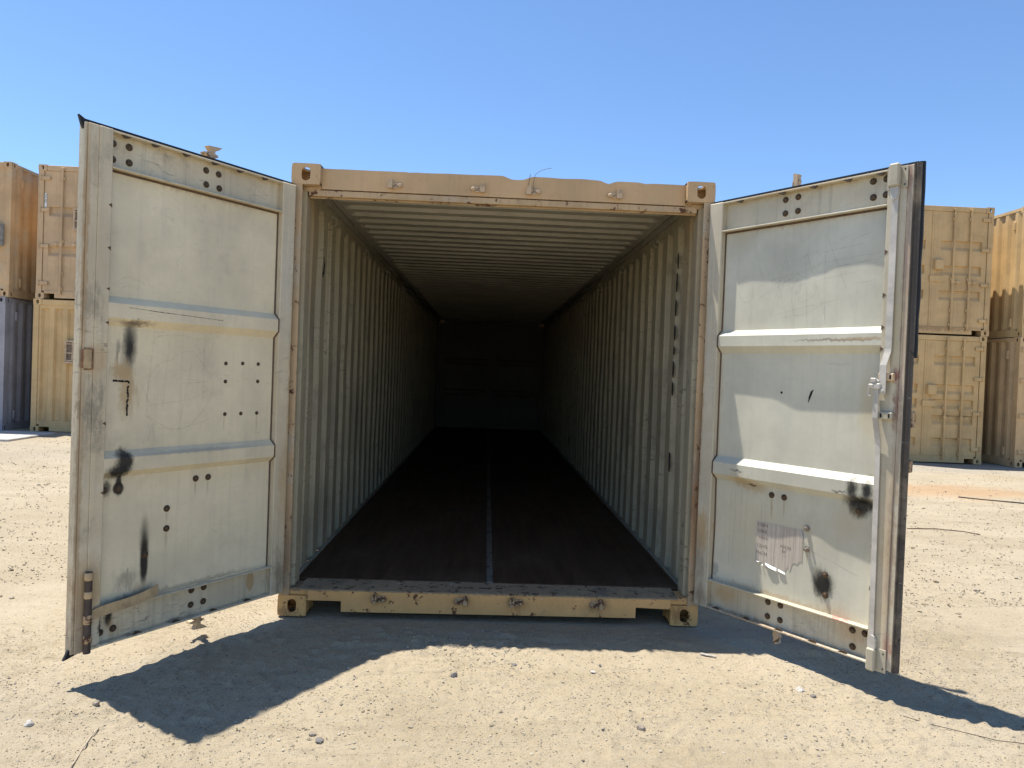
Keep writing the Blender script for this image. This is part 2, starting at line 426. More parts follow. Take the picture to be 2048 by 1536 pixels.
gx = axis_pts(-2.5, 2.7, .0125, -700, 700, 1.055)
gy = axis_pts(-1.75, .7, .0115, -300, 900, 1.045)
GX, GY = np.meshgrid(gx, gy, indexing='ij')
def spac(a):
    d = np.gradient(a); return d
SP = np.maximum(spac(gx)[:, None], spac(gy)[None, :])
def ground_h(X, Y, S):
    h = np.zeros_like(X)
    for fr, am, sd in ((.35, .030, 1), (.9, .018, 2), (2.3, .010, 3), (5.5, .009, 4), (12, .0095, 5), (23, .0095, 6), (38, .0085, 8)):
        w = np.clip(1.6 - S * fr * 2.2, 0, 1)
        sx = .62 if fr < 20 else 1.0
        h += am * w * vnoise(X * fr * sx + 13.7 * sd, Y * fr + 7.1 * sd, sd)
    # crumbly patches: small clods only here and there
    pm = np.clip(vnoise(X * 1.6 + 3, Y * 1.6, 21) * 4 + .25, 0, 1)
    cl = np.clip(vnoise(X * 30, Y * 30, 22) - .16, 0, 1)
    h += cl * .045 * pm * np.clip(1.4 - S * 40, 0, 1)
    # wheel ruts running past the container
    for c, a, wd in ((3.1, .012, .16), (4.9, .014, .18), (-3.0, .010, .2)):
        u = X + .18 * Y - c
        h += -a * np.exp(-(u / wd) ** 2) * (1 + vnoise(X * 6, Y * 6, 31))
    tu = X * .9615 + Y * .2747; tv = -X * .2747 + Y * .9615 + 1.63
    lug = np.tanh(3.0 * np.sin(2 * np.pi * (tu / .062 + np.abs(tv) / .16)))
    tm = np.clip(1.5 - np.abs(np.abs(tv) - .06) / .045, 0, 1) * np.clip(vnoise(X * 2.2 + 5, Y * 2.2, 61) * 4 + .35, 0, 1) * np.clip(1.3 - S * 45, 0, 1) * (X > -.4)
    h = h + .0042 * lug * tm - .004 * tm
    h = h - .065 * np.clip((Y - 2.5) / 5.5, 0, 1) ** 2 * (3 - 2 * np.clip((Y - 2.5) / 5.5, 0, 1)) * (1 / (1 + np.exp(-(np.abs(X) - 3.2) * 4)))
    foot = 1 / (1 + np.exp(-(1.45 - np.abs(X)) * 14)) / (1 + np.exp(-(Y + .12) * 22))
    h = h * (1 - .85 * foot) - .010 * foot
    return h
GZ = ground_h(GX, GY, SP)
nx_, ny_ = len(gx), len(gy)
gv = np.stack([GX, GY, GZ], -1).reshape(-1, 3)
ii, jj = np.meshgrid(np.arange(nx_ - 1), np.arange(ny_ - 1), indexing='ij')
q0 = (ii * ny_ + jj).ravel()
gq = np.stack([q0, q0 + ny_, q0 + ny_ + 1, q0 + 1], -1)
gme = bpy.data.meshes.new('ground')
gme.vertices.add(len(gv)); gme.vertices.foreach_set('co', gv.ravel())
gme.loops.add(gq.size); gme.loops.foreach_set('vertex_index', gq.ravel().astype(np.int32))
gme.polygons.add(len(gq))
gme.polygons.foreach_set('loop_start', np.arange(0, gq.size, 4, dtype=np.int32))
gme.polygons.foreach_set('loop_total', np.full(len(gq), 4, dtype=np.int32))
gme.polygons.foreach_set('use_smooth', [True] * len(gq))
gme.update(); gme.validate()
ground = bpy.data.objects.new('ground', gme)
COL.objects.link(ground)
tag(ground, 'pale sandy dirt yard with gravel and tracks', 'ground', kind='structure')

def ground_mat():
    m = NT('sandy_dirt')
    a = m.noise(.9, detail=8, rough=.62)
    col = m.mix(m.ramp(a, .3, .7), (.385, .318, .212), (.475, .40, .280))
    b = m.noise(.22, detail=5)
    col = m.mix(m.ramp(b, .5, .7, 0, .5), col, (.40, .332, .222))
    st = m.noise(1.0, stretch=(.55, 2.6, 1), detail=6, rough=.7)
    col = m.mix(m.ramp(st, .46, .70, 0, .45), col, (.285, .228, .142))
    st2 = m.noise(1.0, stretch=(1.3, 11, 1), detail=4, rough=.7)
    col = m.mix(m.ramp(st2, .54, .70, 0, .35), col, (.245, .195, .12))
    sp = m.noise(75, detail=3, rough=.7)
    col = m.mix(m.ramp(sp, .56, .68, 0, .5), col, (.20, .16, .10))
    sp3 = m.noise(230, detail=2, rough=.7)
    col = m.mix(m.ramp(sp3, .585, .645, 0, .75), col, (.165, .13, .085))
    sp2 = m.noise(190, detail=2, rough=.6)
    col = m.mix(m.ramp(sp2, .57, .64, 0, .65), col, (.47, .41, .30))
    vo = m.n('ShaderNodeTexVoronoi', {'Vector': m.co, 'Scale': 48.0, 'Randomness': 1.0})
    vc = m.n('ShaderNodeTexVoronoi', {'Vector': m.co, 'Scale': 48.0, 'Randomness': 1.0}, out=1)
    pick = m.sep(vc)[0]
    pebble = m.math('MULTIPLY', m.ramp(vo, .36, .22), m.ramp(pick, .80, .84))
    col = m.mix(m.math('MULTIPLY', pebble, .7), col, m.mix(m.sep(vc)[1], (.14, .125, .105), (.42, .38, .31)))
    # orange clay spill and pale gravel strip in the yard, darker grey patch right of the container
    xyz = m.sep(m.co)
    def blob(cx, cy, rx, ry, c, s, colr):
        w = m.noise(1.3, detail=6, out=1)
        p = m.vmath('MULTIPLY', m.vmath('SUBTRACT', m.vmath('ADD', m.co, m.vmath('MULTIPLY', m.vmath('SUBTRACT', w, (.5, .5, .5)), (1.6, 1.6, 0))), (cx, cy, 0)), (1 / rx, 1 / ry, 0))
        return m.mix(m.ramp(m.vmath('LENGTH', p, out=1), 1.1, .35, 0, s), colr, c)
    col = blob(6.6, 6.3, 2.2, 1.0, (.42, .255, .125), .6, col)
    col = blob(8.0, 9.6, 6, 1.2, (.33, .305, .26), .6, col)
    col = blob(-8.2, 7.2, 4, 2.2, (.33, .29, .225), .5, col)
    col = blob(1.9, -.15, .7, .35, (.24, .215, .19), .5, col)
    m.set(m.b, 'Base Color', col)
    m.set(m.b, 'Roughness', .92)
    m.set(m.b, 'Specular IOR Level', .15)
    h = m.math('ADD', m.math('MULTIPLY', m.noise(120, detail=4, rough=.8), 1.3), m.math('MULTIPLY', pebble, .55))
    h = m.math('ADD', h, m.math('MULTIPLY', m.noise(16, detail=3, rough=.7), 1.2))
    h = m.math('SUBTRACT', h, m.math('MULTIPLY', m.ramp(st2, .52, .66), .5))
    m.set(m.b, 'Normal', m.bump(h, .7, .010))
    return m.m
gme.materials.append(ground_mat())

def gz(x, y):
    return float(ground_h(np.array([[x]]), np.array([[y]]), np.array([[.012]]))[0, 0])

# ------------------------------------------------------------------ the open container
W, H, LEN = 1.219, 2.591, 12.192
box40 = empty('shipping_container')
tag(box40, 'long open shipping container with dark corrugated interior and both cream doors swung wide', 'container')

def casting(x_out, y_out, z0, mat, parent, sx, sy, name='corner_casting'):
    """162 x 178 x 118 mm hollow casting; sx, sy point from the box's outside corner inwards"""
    w, d, h, t = .162, .178, .118, .012
    mb = MB()
    cx, cy, cz = x_out + sx * w / 2, y_out + sy * d / 2, z0 + h / 2
    mb.holed(w, h, .051, .078, t, lambda a, b, e: (cx + a, y_out + sy * e, cz + b))
    mb.holed(d - .004, h, .051, .078, t, lambda a, b, e: (x_out + sx * e, cy + a, cz + b))
    if z0 > .5:
        mb.holed(w - .002, d - .002, .064, .10, t, lambda a, b, e: (cx + a, cy + b, z0 + h - e))
        mb.box(cx - w / 2 + .001, cx + w / 2 - .001, cy - d / 2 + .001, cy + d / 2 - .001, z0 + .0005, z0 + t)
    else:
        mb.holed(w - .002, d - .002, .064, .10, t, lambda a, b, e: (cx + a, cy + b, z0 + e))
        mb.box(cx - w / 2 + .001, cx + w / 2 - .001, cy - d / 2 + .001, cy + d / 2 - .001, z0 + h - t, z0 + h - .0005)
    xa, xb = sorted((x_out + sx * (w - t), x_out + sx * (w - .001)))
    mb.box(xa, xb, min(y_out + sy * .004, y_out + sy * d), max(y_out + sy * .004, y_out + sy * d), z0 + .001, z0 + h - .001)
    ya, yb = sorted((y_out + sy * (d - t), y_out + sy * (d - .001)))
    mb.box(min(x_out + sx * .004, x_out + sx * w), max(x_out + sx * .004, x_out + sx * w), ya, yb, z0 + .001, z0 + h - .001)
    return mb.build(name, mat, parent)

for sx in (-1, 1):
    for yo, sy in ((0, 1), (LEN, -1)):
        for z0 in (0, H - .118):
            casting(sx * W, yo, z0, M['casting_low'] if z0 == 0 else M['casting'], box40, -sx, sy)

# header above the doors, its upper edge knocked about
mb = MB()
xs = np.linspace(-1.057, 1.057, 90)
def top_edge(x):
    z = 2.571 + .004 * math.sin(x * 3.1 + .6) + .0055 * float(vnoise(np.array([x * 9.0]), np.array([.3]), 4)[0])
    z -= .022 * math.exp(-(((x - .07) / .065) ** 4))
    z -= .018 * math.exp(-(((x - .60) / .03) ** 2))
    z -= .006 * math.exp(-(((x - .82) / .03) ** 2))
    z -= .005 * math.exp(-(((x + .55) / .012) ** 2))
    return z
prof = [(x, top_edge(x)) for x in xs]
mb.prism([(-1.057, 2.449)] + [(p[0], p[1]) for p in prof] + [(1.057, 2.449)], 'y', .003, .012)
mb.build('header', M['tan_frame'], box40, loc=(0, .045, .011))
MB().box(-1.10, 1.10, .0125, .13, 2.452, 2.556, .003).build('header_beam', M['tan_frame'], box40, loc=(0, .045, .011))
mb = MB()
mb.box(-1.13, 1.13, .018, .05, 2.412, 2.4475, .003)
mb.box(-1.13, 1.13, .05, .056, 2.405, 2.46)
mb.build('header_lip', M['post'], box40, loc=(0, .035, .008))
mb = MB()     # brown seam under the header
for k in range(60):
    x = -1.05 + k * .0355
    if random.random() < .72:
        mb.box(x, x + random.uniform(.01, .034), .014, .0195, 2.446, 2.4505)
tag(mb.build('header_seam', M['sealant'], box40, loc=(0, .045, .011)), kind='stuff')

# cam keepers on header and sill
def keeper(mirror, mat, z, x, dy=0.0):
    mb = MB()
    s = -1 if mirror else 1
    def bx(x0, x1, *a, **k):
        x0, x1 = sorted((s * x0, s * x1)); mb.box(x0, x1, *a, **k)
    bx(-.036, .036, -.006, .0028, -.022, .016, bev=.003)
    pts = [(-.040 * s, -.022), (-.014 * s, -.022), (-.012 * s, .010), (-.018 * s, .030), (-.030 * s, .030), (-.041 * s, .004)]
    mb.prism(pts, 'y', -.030, -.004)
    mb.stack((.028 * s, -.002, -.004), (0, -1, 0), [(0, .014), (.016, .013), (.026, .008)], 8)
    bx(-.012, .02, -.014, -.004, -.020, -.012, bev=.002)
    return mb.build('cam_keeper', mat, box40, loc=(x, .0025 + dy, z))
for x, mir in ((-.63, 0), (-.157, 1), (.162, 0), (.632, 1)):
    keeper(mir, M['pale_hw'], 2.501, x * 1.0107, .045)
for x, mir in ((-.64, 0), (-.168, 1), (.151, 0), (.621, 1)):
    keeper(mir, M['rust_hw'], .114, x)

# loose wire caught on a keeper
mb = MB()
def bez(p0, p1, p2, n=14):
    p0, p1, p2 = Vector(p0), Vector(p1), Vector(p2)
    return [p0 * (1 - t) ** 2 + p1 * 2 * t * (1 - t) + p2 * t * t for t in [i / n for i in range(n + 1)]]
mb.tube([(.163, -.022, 2.49), (.160, -.014, 2.54), (.168, -.006, 2.585)] + bez((.17, -.006, 2.588), (.20, -.01, 2.618), (.262, -.02, 2.625)), .0013, 5)
mb.tube([(.128, -.02, 2.482), (.131, -.012, 2.53), (.140, -.006, 2.588)], .0016, 5)
wire = mb.build('loose_wire', M['rust_steel'], None, loc=(.002, .045, .011))
tag(wire, 'thin loose wire hooked over the header, end curling up against the sky', 'wire')

# sill and threshold
MB().prism([(-1.057, .1545), (1.057, .1545), (1.057, .094), (.852, .100), (.852, .038), (.3, .036), (-.858, .030), (-.858, .092), (-1.057, .092)],
           'y', .003, .16).build('sill', M['tan_sill'], box40)
mb = MB()
mb.prism([(.002, .150), (.002, .1565), (.03, .1600), (.19, .1655), (.19, .150)], 'x', -1.10, 1.10)
mb.build('threshold', M['threshold'], box40)
for x in (-.045, .052):
    mb = MB(); mb.prism([(x - .018, .085), (x + .018, .085), (x + .022, .092), (x + .018, .099), (x - .018, .099), (x - .022, .092)], 'z', .1605, .1632)
    mb.build('drain_slot', M['black'], box40)

# corner posts
for sx in (-1, 1):
    mb = MB()
    def bx(a, b, *r, **k):
        a, b = sorted((sx * a, sx * b)); mb.box(a, b, *r, **k)
    bx(W - .002, 1.156, .002, .014, .116, 2.475, bev=.003)
    bx(W - .002, W - .010, .014, .155, .116, 2.475)
    mb.build('corner_post', M['post'], box40)
    mb = MB()
    bx(1.166, 1.158, .0145, .055, .158, 2.447)
    bx(1.166, 1.140, .055, .066, .160, 2.447, bev=.002)
    bx(1.152, 1.140, .066, .160, .162, 2.46, bev=.002)
    bx(W - .01, 1.140, .160, .168, .16, 2.50)
    mb.build('inner_post', M['wall'], box40)
    mb = MB()
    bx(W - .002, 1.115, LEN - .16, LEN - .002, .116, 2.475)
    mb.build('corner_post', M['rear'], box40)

for sx in (-1, 1):
    a, b = sorted((sx * 1.168, sx * 1.058)); MB().box(a, b, .016, .165, .1185, .1575, .003).build('post_foot', M['tan_sill'], box40)
    a, b = sorted((sx * 1.168, sx * 1.058)); MB().box(a, b, .056, .165, 2.446, 2.4725, .003).build('post_head', M['post'], box40)
# corrugated side walls, roof
def corr_profile(y0, y1, pitch=.278, flat_in=.1, slope=.030, flat_out=.095):
    pts = [(y0, 1.0)]
    y = y0 + .05
    while y + pitch < y1:
        pts += [(y, 1.0), (y + slope, 0.0), (y + slope + flat_out, 0.0), (y + 2 * slope + flat_out, 1.0)]
        y += pitch
    pts.append((y1, 1.0))
    return pts
prof = corr_profile(.165, LEN - .15)
for sx in (-1, 1):
    mb = MB()
    ys = [p[0] for p in prof]; ds = dict(prof)
    dd = [p[1] for p in prof]
    zs = [.155, .163] + [.22 + .11 * q for q in range(20)] + [2.43, 2.455, 2.56]
    vs = []; fs = []
    for i, y in enumerate(ys):
        for j, z in enumerate(zs):
            k = dd[i] if z < 2.44 else 1.0
            jit = 0.0
            if 2 <= j <= 21 and y < 7:
                jit = .010 * float(vnoise(np.array([y * 1.9 + sx * 7]), np.array([z * 1.7]), 51)[0]) + .014 * max(0, float(vnoise(np.array([y * 3.1 + sx * 9]), np.array([z * 2.9]), 53)[0]) - .2)
            vs.append((sx * (1.212 - .036 * k + jit), y, z))
    nz = len(zs)
    for i in range(len(ys) - 1):
        for j in range(nz - 1):
            fs.append((i * nz + j, (i + 1) * nz + j, (i + 1) * nz + j + 1, i * nz + j + 1))
    mb.add(vs, fs)
    autosmooth(mb.build('side_wall', M['wall'], box40), 12)
    mb = MB()
    a, b = sorted((sx * 1.1745, sx * 1.150)); mb.box(a, b, .17, LEN - .16, 2.515, 2.572, .002)
    a, b = sorted((sx * 1.2175, sx * 1.16)); mb.box(a, b, .17, LEN - .16, 2.5735, 2.586)
    a, b = sorted((sx * 1.2175, sx * 1.2135)); mb.box(a, b, .17, LEN - .16, 2.47, 2.5725)
    mb.build('top_side_rail', M['rail'], box40)
    mb = MB()
    a, b = sorted((sx * 1.149, sx * 1.143)); mb.box(a, b, .17, LEN - .16, 2.549, 2.5555)
    mb.build('roof_sealant', M['sealant'], box40)
    mb = MB()
    a, b = sorted((sx * 1.2185, sx * 1.168)); mb.box(a, b, .18, LEN - .18, .03, .154)
    mb.build('bottom_side_rail', M['tan_frame'], box40)
    mb = MB()   # kick strip where the wall meets the floor
    a, b = sorted((sx * 1.176, sx * 1.158)); mb.box(a, b, .195, LEN - .16, .168, .182, .002)
    mb.build('floor_edge', M['rail'], box40)

mb = MB()
ys = [.13]; zz = [0.0]
y = .16
while y + .226 < LEN - .1:
    ys += [y, y + .018, y + .112, y + .130]; zz += [0.0, 1.0, 1.0, 0.0]
    y += .226
ys.append(LEN - .1); zz.append(0.0)
xs = [-1.16, -1.10, -1.075, -1.05, -.6, 0, .6, 1.05, 1.075, 1.10, 1.16]
xm = [0, 0, .55, 1, 1, 1, 1, 1, .55, 0, 0]
vs = []; fs = []
for i in range(len(ys)):
    for j in range(len(xs)):
        sag = .004 * float(vnoise(np.array([xs[j] * 1.5]), np.array([ys[i] * .9]), 17)[0]) * (1 - abs(xs[j]) / 1.2)
        vs.append((xs[j], ys[i] + .03 * (1 - xm[j]) * 0, 2.549 + .030 * zz[i] * xm[j] + sag))
nj = len(xs)
for i in range(len(ys) - 1):
    for j in range(nj - 1):
        fs.append((i * nj + j, (i + 1) * nj + j, (i + 1) * nj + j + 1, i * nj + j + 1))
mb.add(vs, fs)
autosmooth(mb.build('roof', M['roof'], box40), 16)

# plywood floor with a steel centre strip
def ply_mat():
    m = NT('plywood_floor')
    g = m.noise(1.0, stretch=(22, 1.2, 1), detail=7, rough=.65)
    col = m.mix(m.ramp(g, .3, .7), (.060, .034, .018), (.095, .056, .032))
    d = m.noise(1.6, detail=8, rough=.7)
    col = m.mix(m.ramp(d, .5, .72, 0, .6), col, (.135, .095, .06))
    s = m.noise(1.0, stretch=(60, 4, 1), detail=3, dist=3.0)
    col = m.mix(m.ramp(s, .66, .70, 0, .5), col, (.22, .185, .15))
    m.set(m.b, 'Base Color', col); m.set(m.b, 'Roughness', m.ramp(d, .3, .7, .62, .8)); m.set(m.b, 'Specular IOR Level', .2)
    m.set(m.b, 'Normal', m.bump(g, .2, .004))
    return m.m
M['ply'] = ply_mat()
M['strip'] = paint('worn_floor_strip', (.19, .165, .13), rust=.56, rustscale=14, grime=.6, streak=0, scratch=.5, rustcol=(.06, .04, .03))
ply_src = None
for r in range(5):
    for c in (0, 1):
        y0 = .192 + r * 2.37
        if ply_src is None:
            ply_src = MB().box(0, 1.132, 0, 2.366, .12, .1695, .0015).build('floor_panel', M['ply'], box40, loc=(.018 if c else -1.156, y0, 0))
        else:
            inst(ply_src, 'floor_panel', box40, (.018 if c else -1.156, y0, 0), (0, 0, 0), (1 if c else 1, 1, 1))
MB().box(-.0225, .0165, .192, 12.03, .12, .1712, .001).build('floor_strip', M['strip'], box40)

# far end: a second pair of doors, shut, with a sliver of daylight between them
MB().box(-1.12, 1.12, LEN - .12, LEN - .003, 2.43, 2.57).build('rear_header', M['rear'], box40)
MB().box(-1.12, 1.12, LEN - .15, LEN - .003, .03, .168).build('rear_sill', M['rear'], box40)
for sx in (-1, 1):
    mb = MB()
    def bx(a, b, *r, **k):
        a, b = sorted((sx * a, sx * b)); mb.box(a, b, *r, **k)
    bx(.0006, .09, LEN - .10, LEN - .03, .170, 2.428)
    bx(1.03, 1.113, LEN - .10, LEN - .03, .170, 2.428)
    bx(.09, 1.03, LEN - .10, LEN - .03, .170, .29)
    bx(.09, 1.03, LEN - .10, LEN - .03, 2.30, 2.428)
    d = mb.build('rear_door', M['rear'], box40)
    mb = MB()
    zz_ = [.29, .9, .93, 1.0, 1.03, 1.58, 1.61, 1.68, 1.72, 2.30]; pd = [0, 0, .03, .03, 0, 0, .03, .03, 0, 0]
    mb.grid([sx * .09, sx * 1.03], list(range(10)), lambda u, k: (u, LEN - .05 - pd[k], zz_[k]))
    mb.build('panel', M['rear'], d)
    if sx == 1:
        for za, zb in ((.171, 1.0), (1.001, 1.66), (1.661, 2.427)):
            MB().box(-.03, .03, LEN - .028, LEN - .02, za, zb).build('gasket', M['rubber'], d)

# lashing rings along the top rails
mb = MB()
mb.tube([(0, 0, .028), (.018, .006, .03), (.030, .012, .012), (.028, .018, -.012), (.014, .020, -.026), (-.002, .02, -.022)], .0055, 6)
mb.box(-.006, .010, -.016, .016, .016, .040, .002)
ring_src = mb.mesh('lashing_ring'); ring_src.materials.append(M['rail'])
for sx in (-1, 1):
    for k in range(9):
        o = bpy.data.objects.new('lashing_ring', ring_src); COL.objects.link(o); o.parent = box40
        o.location = (sx * 1.1735, .885 + k * 1.39 + (.35 if sx > 0 else 0), 2.44)
        o.rotation_euler = (0, 0, 0 if sx < 0 else math.pi)
# a black strap hanging in the first hollow of the left wall
mb = MB()
mb.box(-1.190, -1.180, .655, .675, 2.185, 2.425, .003)
mb.tube([(-1.183, .668, 2.20), (-1.178, .682, 2.16), (-1.174, .69, 2.11), (-1.172, .68, 2.06), (-1.176, .665, 2.03), (-1.180, .652, 2.07), (-1.182, .650, 2.13), (-1.183, .66, 2.20)], .006, 6)
strap = mb.build('hanging_strap', M['rubber'], None)
tag(strap, 'black strap ending in a loop, hanging on the left inner wall by the opening', 'strap')
# black streaks of old sealant on the right wall
for z0, z1, o in ((2.17, 2.28, 0), (2.02, 2.15, .01), (1.86, 1.97, .012), (1.70, 1.80, .012), (1.60, 1.66, .014), (1.45, 1.56, .016), (1.33, 1.42, .016), (.82, .95, .02)):
    mb = MB()
    w = random.uniform(.006, .011)
    mb.prism([(.61 + o - w, z0), (.61 + o + w * .4, z0 + .012), (.61 + o + w, (z0 + z1) / 2), (.61 + o + w * .5, z1), (.61 + o - w * .8, z1 - .02)], 'x', 1.171, 1.177)
    mb.build('old_sealant', M['rubber'], box40)

# ------------------------------------------------------------------ the two open doors
def hinge_frame(side):
    th = math.radians(123.43) if side == 'L' else math.radians(124.46)
    sx = -1 if side == 'L' else 1
    t = (-sx * math.cos(th), -math.sin(th))
    return (sx * 1.1813, -.0285, 0), math.atan2(t[1], t[0]), (1 if side == 'L' else -1)

def sstep(a, b, x):
    t = min(1, max(0, (x - a) / (b - a))); return t * t * (3 - 2 * t)

RIBS = {'L': ((1.723, 1.690, 1.624, 1.588), (1.021, .990, .928, .898)), 'R': ((1.728, 1.696, 1.638, 1.600), (1.018, .984, .918, .884))}
# how far the right-hand sheet is buckled, read along each bay
BULGE = {'R': (([.1, .166, .264, .54, .68, .78, .91, 1.04], [.0392, .0392, .0374, .0408, .0372, .0336, .0332, .0366], 2.02),
               ([.1, .215, .42, .6, .82, 1.04], [.0375, .0372, .0388, .0462, .0456, .0440], 1.33),
               ([.1, .296, .474, .633, .714, .85, 1.04], [.0455, .0448, .0432, .0380, .0330, .0400, .0442], .63)),
         'L': (([.1, .5, .8, 1.04], [.038, .041, .036, .038], 2.0), ([.1, .5, .8, 1.04], [.038, .036, .041, .038], 1.3), ([.1, .4, .8, 1.04], [.038, .041, .037, .038], .6))}
def depth(side, u, z):
    """distance of the sheet behind the door's inner face"""
    r1, r2 = RIBS[side]
    def rib(r):
        if z >= r[0] or z <= r[3]: return 0.0
        if z > r[1]: return (r[0] - z) / (r[0] - r[1])
        if z > r[2]: return 1.0
        return (z - r[3]) / (r[2] - r[3])
    k = max(rib(r1), rib(r2))
    bay = 0 if z > 1.66 else (1 if z > .95 else 2)
    us, ds, zc = BULGE[side][bay]
    # smooth interpolation
    d = None
    for a in range(len(us) - 1):
        if us[a] <= u <= us[a + 1]:
            d = ds[a] + (ds[a + 1] - ds[a]) * sstep(us[a], us[a + 1], u)
    if d is None: d = ds[0] if u < us[0] else ds[-1]
    d = .0385 + (d - .0385) * math.exp(-((z - zc) / .24) ** 2)
    return d * (1 - k) + .0015 * k

def make_door(side):
    loc, rz, sy = hinge_frame(side)
    fm = M['frame_' + side]
    L_ = side == 'L'
    fr = .1355 if False else 0
    u_in = 1.044 if L_ else 1.020
    u_out = 1.164 if L_ else 1.134
    z0, z1 = .143, 2.456
    # the door itself: the two upright box sections
    mb = MB(sy)
    mb.box(.0, .090, -.055, .0, z0, z1, .004)
    if L_:
        mb.box(u_in, 1.104, -.055, .0, z0, z1, .003)
        mb.box(1.104, 1.150, -.055, -.004, z0, z1, .002)
        mb.box(1.150, u_out, -.055, -.012, z0, z1, .002)
    else:
        mb.box(u_in, 1.108, -.055, .0, z0, z1, .003)
        mb.box(1.108, u_out, -.055, -.005, z0, z1, .002)
    door = mb.build('door', fm, box40)
    door.location = loc; door.rotation_euler = (0, 0, rz)
    door['label'] = ('left door leaf, cream inside with soot marks and strap, in shade' if L_ else 'right door leaf, white inside with sunlit bays and galvanised lock bar')
    # rails: recessed webs between projecting lips
    mb = MB(sy)
    mb.box(.0905, u_in - .0005, -.048, -.040, 2.288, z1 - .002)
    mb.box(.0905, u_in - .0005, -.0395, -.001, z1 - .011, z1 - .003, .0015)
    mb.box(.0905, u_in - .0005, -.0395, .0015, 2.2855, 2.2925, .0015)
    mb.build('top_rail', fm, door)
    mb = MB(sy)
    mb.box(.0905, u_in - .0005, -.048, -.040, z0 + .002, .306)
    mb.box(.0905, u_in - .0005, -.0395, -.001, z0 + .003, z0 + .012, .0015)
    mb.box(.0905, u_in - .0005, -.0395, .0015, .3025, .309, .0015)
    mb.build('bottom_rail', fm, door)
    # the pressed sheet
    r1, r2 = RIBS[side]
    zs = set(np.round(np.linspace(.309, 2.2855, 80), 4).tolist())
    for r in (r1, r2):
        for z in r:
            zs.add(z)
        for z in list(zs):
            if any(abs(z - q) < .008 for q in r) and z not in r: zs.discard(z)
    us = np.linspace(.0905, u_in + .01, 72)
    mb = MB(sy)
    mb.grid(list(us), sorted(zs), lambda u, z: (u, -depth(side, u, z), z))
    p = mb.build('panel', M['panel_' + side], door)
    autosmooth(p, 20)
    # brown sealant bead along the hinge side and under the top lip
    mb = MB(sy)
    path = []
    zz = sorted(zs)
    for z in zz:
        path.append((.0935, -depth(side, .092, z) + .002, z))
    mb.tube(path, .0045, 5)
    mb.tube([(.094, -.036, 2.2815), (.5, -.036, 2.2815), (u_in - .004, -.036, 2.2815)], .0065, 5)
    mb.build('sealant_bead', M['sealant'], door)
    # weather seal
    mb = MB(sy)
    def seal(*a, **k):
        MB(sy).box(*a, **k).build('gasket', M['rubber'], door)
    seal(.0, u_out + .004, -.045, -.034, z1 + .0005, z1 + .018)
    seal(.0, u_out + .002, -.030, -.022, z1 + .0005, z1 + .009)
    seal(.0, u_out + .002, -.045, -.034, z0 - .010, z0 - .0005)
    seal(-.024, -.0005, -.052, -.030, z0 + .01, z1 - .01)
    if L_:
        MB(sy).prism([(u_out - .03, z1 + .0), (u_out + .022, z1 + .026), (u_out + .010, z1 - .012), (u_out + .001, z1 - .03)], 'y', -.033, -.018).build('gasket', M['rubber'], door)
        MB(sy).prism([(u_out - .05, z0 - .001), (u_out + .024, z0 - .020), (u_out + .004, z0 + .02), (u_out + .001, z0 + .02)], 'y', -.033, -.018).build('gasket', M['rubber'], door)
    if not L_:
        mb = MB(sy)
        mb.prism([(1.1345, -.030), (1.1345, -.004), (1.139, .000), (1.143, -.006), (1.149, -.004), (1.152, -.012), (1.158, -.016), (1.159, -.030)], 'z', z0 - .002, z1 + .006)
        mb.build('edge_seal', M['rubber_worn'], door)
        mb = MB(sy)
        n = 26
        pts = [(1.58 + (2.472 - 1.58) * i / n) for i in range(n + 1)]
        vs = []; fs = []
        for i, z in enumerate(pts):
            w = 1.163 + .0012 * math.sin(i * .9)
            y = -.045 + .002 * math.sin(i * .6)
            vs += [(1.145, -.032, z), (w, y, z), (w, y - .010, z), (1.145, -.045, z)]
        for i in range(n):
            for a in range(4):
                b = (a + 1) % 4
                fs.append((i * 4 + a, i * 4 + b, i * 4 + 4 + b, i * 4 + 4 + a))
        fs += [(0, 1, 2, 3), tuple(4 * n + a for a in range(4))]
        mb.add(vs, fs)
        mb.build('rubber_flap', M['rubber'], door)
    # lock rod on the outside, its cams peeping past the top and bottom edge
    uc = .487
    mb = MB(sy)
    mb.tube([(uc, -.095, z0 - .02), (uc, -.095, z1 + .02)], .017, 10)
    for zz_, s in ((z1 + .020, 1), (z0 - .018, -1)):
        pts = [(uc - .020, 0), (uc + .020, 0), (uc + .012, .014), (uc + .036, .020), (uc + .038, .028), (uc + .008, .030), (uc + .006, .042), (uc + .020, .056), (uc - .046, .062), (uc - .030, .048), (uc - .014, .040), (uc - .012, .030), (uc - .026, .026), (uc - .028, .018), (uc - .012, .014)]
        if not L_:
            pts = [(uc - .012, 0), (uc + .012, 0), (uc + .010, .02), (uc + .013, .026), (uc + .013, .034), (uc + .009, .042), (uc + .012, .058), (uc - .010, .064), (uc - .008, .04), (uc - .012, .03)]
        mb.prism([(uc + (a - uc) * 1.25, zz_ + s * b * 1.25) for a, b in pts], 'y', -.115, -.080)
    for zz_ in (.4, .95, 1.65, 2.2):
        mb.box(uc - .04, uc + .04, -.074, -.0555, zz_ - .03, zz_ + .03, .004)
    mb.build('lock_rod', M['pale_hw'], door)
    # hinge blades on the outside
    hb = MB(sy)
    hb.box(-.035, .14, -.066, -.0555, -.03, .03, .003)
    hb.tube([(-.035, -.060, -.045), (-.035, -.060, .045)], .014, 10)
    hs = None
    for z in (.34, .92, 1.62, 2.27):
        if hs is None: hs = hb.build('hinge', M['rust_hw'], door, loc=(0, 0, z))
        else: inst(hs, 'hinge', door, (0, 0, z))
